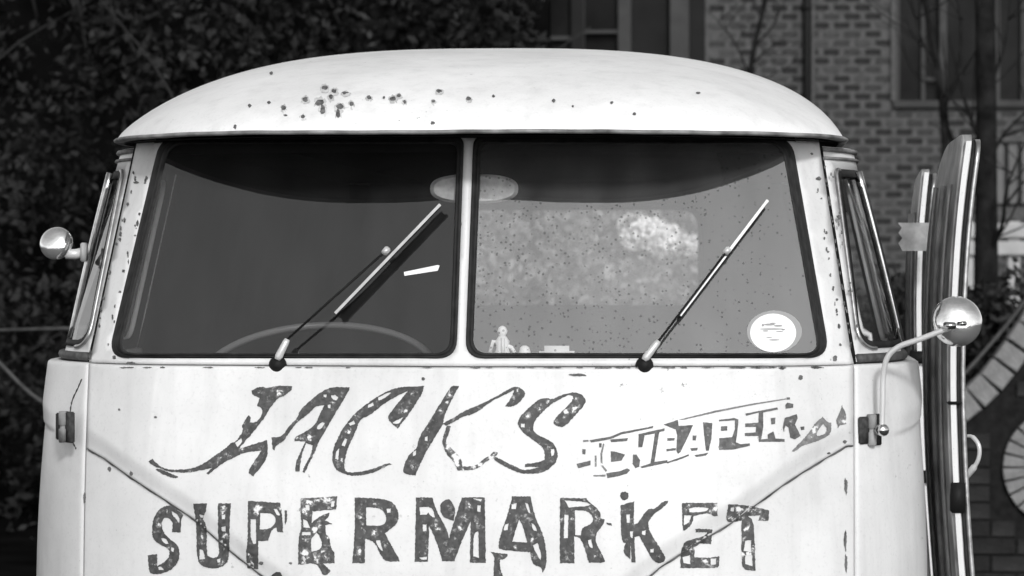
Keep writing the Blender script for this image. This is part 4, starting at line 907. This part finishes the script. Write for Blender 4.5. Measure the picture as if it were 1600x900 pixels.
# pale shrub and stones seen through the cab and the rear window
t = thing('pale_shrub', 'pale sunlit shrub behind the van, seen through its rear window', 'shrub', (at(900, 400, 7.4).x, 7.4, 0))
c0 = at(900, 400, 7.4); hc2 = [(g.uniform(-.7, .85), g.uniform(-.25, .3), g.uniform(.7, 1.78)) for _ in range(70)]
leaves('foliage', 16000, clumps(hc2, (.19, .19, .16)), .024, M['leaf_pale'], t, 9)
bm = bmesh.new()
for k in range(9): tube(bm, spline([(g.uniform(-.1, .1), 0, .05), (g.uniform(-.35, .35), 0, .6), (g.uniform(-.7, .8), 0, 1.3)], 4), [.016 - .0012 * i for i in range(9)], 6)
bmo('stem', bm, M['bark'], t, True)
bc = []
for _ in range(26):
    u = g.uniform(0, 1); a = at(985 + 110 * u, 362 + 26 * u + g.uniform(-14, 18), 7.15); bc.append((a.x - t.location.x, g.uniform(-.08, .05), a.z))
for _ in range(5):
    a = at(895 + g.uniform(-14, 14), 378 + g.uniform(-10, 12), 7.15); bc.append((a.x - t.location.x, g.uniform(-.08, .05), a.z))
leaves('blossom', 9000, clumps(bc, (.07, .04, .045)), .014, M['blossom'], t, 15)

# ---- brick house far behind
YH = 19.0
house = thing('brick_house', 'brick house with tall dark windows behind the garden, upper right', 'house', (2.5, YH, 0))
HO = Vector((2.5, YH, 0))
def H(o): o.parent = house; o.location = o.location - HO; return o
hx_ = lambda px: at(px, 100, YH).x
hz_ = lambda py: at(1300, py, YH).z
x_l, x_r = hx_(800) - 3.0, hx_(1600) + 3.0
wins = [(hx_(822), hx_(1092), hz_(220), hz_(-260), 'L'), (hx_(1400), hx_(1604), hz_(158), hz_(-260), 'R'), (hx_(1554), hx_(1680), hz_(322), hz_(222), 'P')]
v, f, _ = fill([[(x_l, 0), (x_r, 0), (x_r, 6.6), (x_l, 6.6)]], [[(a, c), (b, c), (b, d), (a, d)] for a, b, c, d, _k in wins], .5, .6)
wall = mesh('wall', np.c_[v[:, 0], np.full(len(v), YH + .006), v[:, 1]], f.tolist(), M['mortar']); fix_front_normals(wall); H(wall); solid(wall, .30, -1)
bm = bmesh.new(); box(bm, x_l, x_r, YH + .5, YH + .55, 0, 6.6); H(bmo('room_back', bm, M['black']))
bm = bmesh.new(); vs_ = [bm.verts.new(p) for p in ((x_l - .3, YH - .4, 6.5), (x_r + .3, YH - .4, 6.5), (x_r + .3, YH + 4, 9.2), (x_l - .3, YH + 4, 9.2))]; bm.faces.new(vs_); ro = H(bmo('roof', bm, M['roof_tile'])); solid(ro, .15)
# Flemish bond bricks, each its own object; meshes shared
def brick_mesh(name, L, Hh, D, m, b=.004):
    bm = bmesh.new(); box(bm, -L / 2, L / 2, 0, D, -Hh / 2, Hh / 2)
    fr = [e for e in bm.edges if all(v.co.y < .001 for v in e.verts)]; bmesh.ops.bevel(bm, geom=fr, offset=b, segments=1, affect='EDGES')
    me = bpy.data.meshes.new(name); bmesh.ops.recalc_face_normals(bm, faces=bm.faces); bm.to_mesh(me); bm.free(); me.materials.append(m); return me
sA = brick_mesh('brick_face', .118, .044, .03, M['brick_b']); sB = brick_mesh('brick_face_pale', .118, .044, .03, M['brick_a']); sA2 = brick_mesh('brick_face_mid', .118, .044, .03, mat('mid_brick', .052, .9, spec=.03, noise=.3, nscale=9, bump=.4))
course, z = .0686, hz_(460)
row = 0; nb = 0; rest = bmesh.new(); zones_vis = lambda px, py: (1085 < px < 1410 and -5 < py < 330) or (1395 < px < 1560 and 150 < py < 420)
cands = []
z_lo = hz_(470); r0 = int(z_lo / course)
for r_ in range(1, int(6.45 / course)):
    z = (r_ + .5) * course; x = hx_(1060) - .160 * 38 - (.080 if r_ % 2 else 0)
    k = 0
    while x < hx_(1690) + 1.6:
        Lb = .118
        xc = x + Lb / 2
        ok = not any(a - .01 < xc + Lb / 2 and xc - Lb / 2 < b + .01 and c - .02 < z + .03 and z - .03 < d + .02 for a, b, c, d, _k in wins)
        if ok and not (hx_(1256) < xc < hx_(1266)): cands.append((xc, z, rnd.choice((0, 0, 1, 2, 2))))
        x += .160; k += 1
def to_px(p):
    d = Vector(p) - CAM; q = d.dot(FWD); return 800 + FPX * d.dot(RGT) / q, 450 - FPX * d.dot(UPV) / q
def vis_rank(c):
    a, b = to_px((c[0], YH, c[1]))
    inv = 1095 < a < 1560 and 0 < b < 400
    # hidden behind the van roof?
    roofy = np.interp(a, [1095, 1150, 1200, 1250, 1290, 1330, 1400], [97, 107, 122, 145, 175, 215, 480])
    return 0 if (inv and b < roofy + 6) else 1
vis = [c for c in cands if vis_rank(c) == 0]; hid = [c for c in cands if vis_rank(c)]
vis.sort(key=lambda c: -c[1]); keep = vis[:298]; hid += vis[298:]
for (xc, z, hd_) in keep:
    me = (sA, sB, sA2)[hd_]
    o = bpy.data.objects.new('brick', me); C.objects.link(o); o.parent = wall
    o.location = (xc, YH - .004 + rnd.uniform(-.003, .002), z)
def fbox(bm, xc, z):
    f = [bm.verts.new((xc + a * .057, YH - .003, z + b * .020)) for a, b in ((-1, -1), (1, -1), (1, 1), (-1, 1))]
    k = [bm.verts.new((xc + a * .059, YH + .012, z + b * .022)) for a, b in ((-1, -1), (1, -1), (1, 1), (-1, 1))]
    bm.faces.new(f)
    for i in range(4): bm.faces.new((f[i], f[(i + 1) % 4], k[(i + 1) % 4], k[i]))
bb = bmesh.new()
for (xc, z, hd_) in hid:
    if hd_ != 0: continue
    fbox(bb, xc, z)
q = bmo('far_bricks', bb, M['brick_b'], None); q['kind'] = 'stuff'; q.parent = wall
bb = bmesh.new()
for (xc, z, hd_) in hid:
    if hd_: fbox(bb, xc, z)
q = bmo('far_pale_bricks', bb, sA2.materials[0], None); q['kind'] = 'stuff'; q.parent = wall
rest.free()
bm = bmesh.new(); box(bm, hx_(1268), hx_(1273), YH - .035, YH + .004, hz_(470), hz_(-60)); q = bmo('pier_edge', bm, M['mortar']); q.parent = wall
bm = bmesh.new(); box(bm, hx_(1392), hx_(1397), YH - .035, YH + .004, hz_(158), hz_(-60)); q = bmo('pier_edge', bm, M['mortar']); q.parent = wall
# windows
def bars(bm, lst, zlo, zhi, y0=YH + .03, y1=YH + .12):
    for a, b in lst: box(bm, hx_(a), hx_(b), y0, y1, zlo, zhi)
def pane(px0, px1, z0, z1, m, y=YH + .10):
    bm = bmesh.new(); box(bm, hx_(px0), hx_(px1), y, y + .008, z0, z1); return bmo('pane', bm, m)
zl, zh = hz_(220), hz_(-260)
bm = bmesh.new(); bars(bm, [(822, 829), (893, 912), (1078, 1102)], zl, zh, YH - .03, YH + .12); f1 = H(bmo('window_frame', bm, M['frame_dark'])); f1['label'] = 'dark outer frame of the left window'
bm = bmesh.new(); bars(bm, [(903, 913), (966, 986), (1047, 1077)], zl, zh, YH - .02, YH + .09); box(bm, hx_(829), hx_(893), YH + .02, YH + .09, hz_(60), hz_(54)); box(bm, hx_(913), hx_(966), YH + .0, YH + .08, hz_(50), hz_(45)); f2 = H(bmo('window_frame', bm, M['frame_grey'])); f2['label'] = 'pale grey mullions of the left window'
for a, b, m in ((829, 900, 'glass_house'), (913, 966, 'glass_house'), (986, 1047, 'frame_dark')):
    q = pane(a, b, zl, zh, M[m]); q.parent = f2
zl = hz_(158)
bm = bmesh.new(); bars(bm, [(1400, 1406), (1596, 1604)], zl, zh); bars(bm, [(1468, 1479)], zl, zh, YH - .02, YH + .08); bars(bm, [(1440, 1446)], zl, zh); bars(bm, [(1556, 1563)], zl, zh); box(bm, hx_(1396), hx_(1608), YH - .06, YH + .12, hz_(168), hz_(158)); box(bm, hx_(1444), hx_(1467), YH + .02, YH + .08, hz_(127), hz_(121)); f3 = H(bmo('window_frame', bm, M['frame_grey'])); f3['label'] = 'frame and sill of the right window'
for a, b in ((1406, 1440), (1446, 1468), (1479, 1556), (1563, 1596)): q = pane(a, b, zl, zh, M['glass_house']); q.parent = f3
bm = bmesh.new(); z0, z1 = hz_(322), hz_(222)
bars(bm, [(1554, 1558), (1573, 1576), (1594, 1597), (1622, 1625), (1650, 1653), (1676, 1680)], z0, z1, YH - .01, YH + .07); box(bm, hx_(1554), hx_(1680), YH - .01, YH + .07, z0, z0 + .02); f4 = H(bmo('window_frame', bm, M['frame_dark'])); f4['label'] = 'small paned window with pale blind'
q = pane(1558, 1676, z0, z1, M['curtain'], YH + .05); q.parent = f4
bm = bmesh.new(); tube(bm, [(hx_(1261), YH - .06, .1), (hx_(1261), YH - .06, 6.4)], .028, 10); dp = H(bmo('drainpipe', bm, M['black'], None, True))
bm = bmesh.new()
for z in (2.2, 3.4, 4.6): lathe(bm, [(.034, -.03), (.036, 0), (.034, .03)], axis((hx_(1261), YH - .06, z), (0, 0, 1)), 10)
q = bmo('pipe_collar', bm, M['black'], None, True); q.parent = dp

# ---- garden wall, right: scooped top with a soldier-brick edge and a round brick eye
YG = 8.4
gw = thing('garden_wall', 'dark brick garden wall with a scooped top edged in pale bricks and a round brick eye, right edge', 'wall', (at(1600, 700, YG).x, YG, 0))
GO = Vector(gw.location)
gx = lambda px: at(px, 600, YG).x
gz = lambda py: at(1550, py, YG).z
low_edge = [(1340, 735), (1400, 716), (1450, 694), (1500, 664), (1540, 633), (1572, 600), (1605, 556), (1640, 500), (1665, 440), (1685, 380)]
top = spline([Vector((gx(a), 0, gz(b))) for a, b in low_edge], 8)
tx = np.array([p.x for p in top]); tz = np.array([p.z for p in top])
x0g, x1g = gx(1345), gx(1685)
ec = (at(1660, 730, YG).x, at(1660, 730, YG).z); RO, RI = .262, .150
n = 40; circ = [(ec[0] + RO * math.cos(2 * math.pi * k / n), ec[1] + RO * math.sin(2 * math.pi * k / n)) for k in range(n)]
outg = [(x0g, -.05), (x1g, -.05)] + [(x, z) for x, z in zip(tx[::-1], tz[::-1]) if x0g <= x <= x1g] + [(x0g, float(np.interp(x0g, tx, tz)))]
v, f, _ = fill([outg], [circ], .15, .2)
bk = mesh('mortar_bed', np.c_[v[:, 0], np.full(len(v), YG + .006), v[:, 1]], f.tolist(), M['mortar_dark']); fix_front_normals(bk); solid(bk, .2, -1)
bk.parent = gw; bk.location = -GO
mG = [brick_mesh('wall_brick', .211, .066, .05, M['brick_c'], .003), brick_mesh('wall_brick_dark', .211, .066, .05, mat('darker_wall_brick', .023, .9, spec=.05, noise=.4, nscale=7, bump=.5), .003), brick_mesh('wall_brick_half', .101, .066, .05, M['brick_c'], .003)]
cb = []
for r_ in range(0, 30):
    z = .0 + (r_ + .5) * .0775; x = x0g - .2 + (.11 if r_ % 2 else 0)
    while x < x1g:
        xc = x + .1055
        tzz = min(np.interp(xc - .1, tx, tz), np.interp(xc + .1, tx, tz)) - .045
        dd = math.hypot(max(0, abs(xc - ec[0]) - .1055), max(0, abs(z - ec[1]) - .033))
        if xc - .1 > x0g and z + .033 < tzz and dd > RO + .004:
            cb.append((xc, z, 0))
        else:
            for sx in (-.055, .055):
                q = xc + sx; tzz = min(np.interp(q - .05, tx, tz), np.interp(q + .05, tx, tz)) - .04
                dd = math.hypot(max(0, abs(q - ec[0]) - .0505), max(0, abs(z - ec[1]) - .033))
                if q - .05 > x0g and z + .033 < tzz and dd > RO + .004: cb.append((q, z, 1))
        x += .2225
cb.sort(key=lambda c: abs(to_px((c[0], YG, c[1]))[0] - 1560) + (0 if c[1] > -.1 else 900))
for k_, (x, z, h) in enumerate(cb[:290]):
    o = bpy.data.objects.new('brick', mG[2] if h else mG[rnd.choice((0, 0, 1))]); C.objects.link(o); o.parent = gw; o.location = Vector((x, YG - .006 + rnd.uniform(-.003, .003), z)) - GO
if len(cb) > 290:
    bb = bmesh.new()
    for (x, z, h) in cb[290:]:
        hw = .05 if h else .105; box(bb, x - hw, x + hw, YG - .005, YG + .03, z - .033, z + .033)
    q = bmo('outer_bricks', bb, M['brick_c']); q['kind'] = 'stuff'; q.parent = gw; q.location = -GO
# soldier bricks along the scooped edge
cm = brick_mesh('coping_brick', .088, .118, .13, M['brick_d'], .006)
acc = 0; last = None; dist = [0]
for a, b in zip(top, top[1:]): dist.append(dist[-1] + (b - a).length)
s = .05
while s < dist[-1] - .05:
    i = np.searchsorted(dist, s) - 1; u_ = (s - dist[i]) / (dist[i + 1] - dist[i]); p = top[i].lerp(top[i + 1], u_); t_ = (top[i + 1] - top[i]).normalized(); n_ = Vector((-t_.z, 0, t_.x))
    c_ = p + n_ * .058
    o = bpy.data.objects.new('coping_brick', cm); C.objects.link(o); o.parent = gw
    o.location = Vector((c_.x, YG - .03 + rnd.uniform(-.004, .004), c_.z)) - GO; o.rotation_euler = (0, -math.atan2(t_.z, t_.x) + rnd.uniform(-.03, .03), 0); s += .104
# round eye of wedge bricks
NW = 26
for k in range(NW):
    a0 = 2 * math.pi * (k + .09) / NW; a1 = 2 * math.pi * (k + .91) / NW; vs = []
    for y in (YG - .028, YG + .09):
        for r__, a in ((RI, a0), (RO, a0), (RO, a1), (RI, a1)): vs.append((ec[0] + r__ * math.cos(a) - GO.x, y - GO.y + rnd.uniform(-.001, .001), ec[1] + r__ * math.sin(a) - GO.z))
    mesh('eye_brick', vs, [(3, 2, 1, 0), (4, 5, 6, 7), (0, 1, 5, 4), (1, 2, 6, 5), (2, 3, 7, 6), (3, 0, 4, 7)], M['brick_d'], gw)
bm = bmesh.new(); lathe(bm, [(RI - .004, 0), (RI - .004, .04), (.001, .04)], axis((ec[0] - GO.x, .09, ec[1] - GO.z), (0, -1, 0)), 32); bmo('eye_plaster', bm, M['mortar_dark'], gw, True)

# sagging iron rail between the hedge and the wall
bm = bmesh.new(); yr_ = 8.1
pts = [at(a, b, yr_) for a, b in ((-220, 330), (-100, 465), (0, 568), (75, 634), (250, 730), (500, 800), (760, 822), (1050, 790), (1300, 715), (1440, 640), (1500, 590), (1550, 535), (1600, 472), (1680, 350))]
tube(bm, spline(pts, 8), .009, 8); o = bmo('iron_rail', bm, M['iron'], None, True); tag(o, 'thin sagging iron rail curving up behind the van at both sides', 'rail')
bm = bmesh.new(); tube(bm, [at(-160, 520, 9.3), at(100, 513, 9.3), at(500, 508, 9.3)], .007, 8); o = bmo('fence_wire', bm, M['iron'], None, True); tag(o, 'thin level wire crossing in front of the hedge, left', 'wire')

# bushes behind the garden wall
def bush(label, px0, px1, py0, py1, y, n, seed, m='leaf2', size=.032, grp='dark shrubs behind the garden wall'):
    a = at(px0, py1, y); b = at(px1, py0, y); g = np.random.default_rng(seed); cx0 = (a.x + b.x) / 2
    t = thing('shrub', label, 'shrub', (cx0, y, 0), grp)
    hw = (b.x - a.x) / 2; cs = []
    for _ in range(n // 60):
        u = g.uniform(-1, 1); zz_ = g.uniform(.2, b.z * (1 - .18 * abs(u) ** 2) - .1); cs.append((u * hw, g.uniform(-.35, .35), zz_))
    leaves('foliage', n, clumps(cs, (.17, .17, .15)), size, M[m], t, seed)
    bm = bmesh.new()
    for _ in range(8): tube(bm, spline([(g.uniform(-.1, .1), 0, .02), (g.uniform(-.5, .5) * hw, 0, b.z * .4), (g.uniform(-.9, .9) * hw, 0, b.z * .85)], 4), [.014 - .001 * i for i in range(9)], 6)
    bmo('stem', bm, M['bark'], t, True)
bush('broad dark shrub between the folded doors and the tree trunk', 1320, 1530, 415, 900, 10.6, 9000, 21)
bush('dark shrub at the right edge behind the pale coping bricks', 1500, 1760, 400, 900, 10.0, 11000, 22)

# white two-rail fence glimpsed either side of the trunk
t = thing('white_fence', 'short white two-rail fence crossing behind the dark tree trunk', 'fence', (at(1560, 370, 13.5).x, 13.5, 0)); o0 = t.location
for p0, p1 in ((349, 371), (377, 398)):
    a = at(1496, p1, 13.5); b = at(1660, p0, 13.5); bm = bmesh.new(); box(bm, a.x - o0.x, b.x - o0.x, -.02, .02, a.z, b.z, .004); bmo('rail', bm, M['white_wood'], t)
for px in (1512, 1585, 1640):
    a = at(px, 402, 13.5); bm = bmesh.new(); box(bm, a.x - .035 - o0.x, a.x + .035 - o0.x, .02, .08, 0, at(px, 346, 13.5).z); bmo('post', bm, M['white_wood'], t)

# trees: dark trunk with bare branches; leafy crown above the frame
def tree(label, trunk, rads, branches, y, crown=None, grp=None, seed=1, sub=True):
    base = at(trunk[0][0], trunk[0][1], y); t = thing('tree', label, 'tree', (base.x, y, 0), grp); O = Vector((base.x, y, 0))
    pts = [Vector((base.x, y, 0)) - O] + [at(a, b, y) - O for a, b in trunk]
    sp = spline(pts, 6); rr = [float(np.interp(i / (len(sp) - 1), np.linspace(0, 1, len(rads)), rads)) for i in range(len(sp))]
    bm = bmesh.new(); tube(bm, sp, rr, 12); bmo('trunk', bm, M['bark'], t, True)
    g = np.random.default_rng(seed)
    for br, r0 in branches:
        yo = g.uniform(-.35, .35); P = [at(a, b, y + yo * min(1, i * .5)) - O for i, (a, b) in enumerate(br)]; s_ = spline(P, 5)
        bm = bmesh.new(); tube(bm, s_, [r0 * (1 - .8 * i / (len(s_) - 1)) for i in range(len(s_))], 6)
        if sub:
            for k in range(5):
                i = g.integers(1, len(s_) - 1); q = s_[i]; d = Vector((g.uniform(-1, 1), g.uniform(-.5, .5), g.uniform(.1, 1))).normalized() * g.uniform(.2, .5)
                tube(bm, spline([q, q + d * .5 + Vector((0, 0, -.02)), q + d], 3), [r0 * .35, r0 * .33, r0 * .3, r0 * .28, r0 * .25, r0 * .2, r0 * .12], 5)
        bmo('branch', bm, M['bark'], t, True)
    if crown:
        c, rad, n = crown; g = np.random.default_rng(seed + 50); cs = []
        while len(cs) < 90:
            p = g.uniform(-1, 1, 3)
            if (p ** 2).sum() < 1: cs.append(np.array(c) + p * np.array(rad) - np.array(tuple(O)))
        leaves('crown', n, clumps(cs, (.6, .6, .5)), .10, M['leaf2'], t, seed + 3)
    return t
tree('dark tree with a straight trunk rising beside the folded doors', [(1541, 420), (1541, 300), (1541, 180), (1540, 60), (1536, -60), (1530, -300), (1520, -620)], [.075, .06, .055, .052, .05, .045, .04, .03],
     [([(1541, 330), (1500, 250), (1478, 190), (1466, 130), (1440, 60), (1420, -20)], .016), ([(1541, 240), (1515, 180), (1500, 120), (1503, 60), (1492, -20)], .014), ([(1545, 260), (1565, 215), (1600, 178), (1640, 150)], .012), ([(1545, 400), (1566, 350), (1572, 300), (1590, 250), (1612, 205)], .014), ([(1572, 320), (1600, 285), (1640, 262)], .008), ([(1541, 150), (1560, 100), (1572, 60), (1580, -20)], .012)], 10.4, seed=4)
tree('slender bare sapling in front of the brick wall beside the left window', [(1165, 260), (1172, 120), (1182, 60), (1196, 0), (1210, -60)], [.028, .024, .02, .016, .014, .01],
     [([(1172, 120), (1150, 70), (1128, 40), (1100, 10)], .008), ([(1182, 70), (1208, 40), (1222, 10), (1240, -30)], .008), ([(1176, 100), (1196, 80), (1226, 62)], .006), ([(1190, 30), (1176, 0), (1168, -30)], .006), ([(1168, 150), (1205, 118), (1238, 98), (1256, 60)], .006)], 15.0, seed=6)
tree('slim leaning tree in front of the right window', [(1478, 300), (1474, 180), (1466, 110), (1452, 40), (1438, -40), (1420, -200)], [.03, .026, .022, .02, .018, .012],
     [([(1474, 180), (1490, 130), (1500, 80), (1506, 20)], .009), ([(1462, 90), (1430, 60), (1412, 20)], .007), ([(1470, 140), (1440, 125), (1420, 100), (1408, 60)], .006)], 14.0, seed=8)
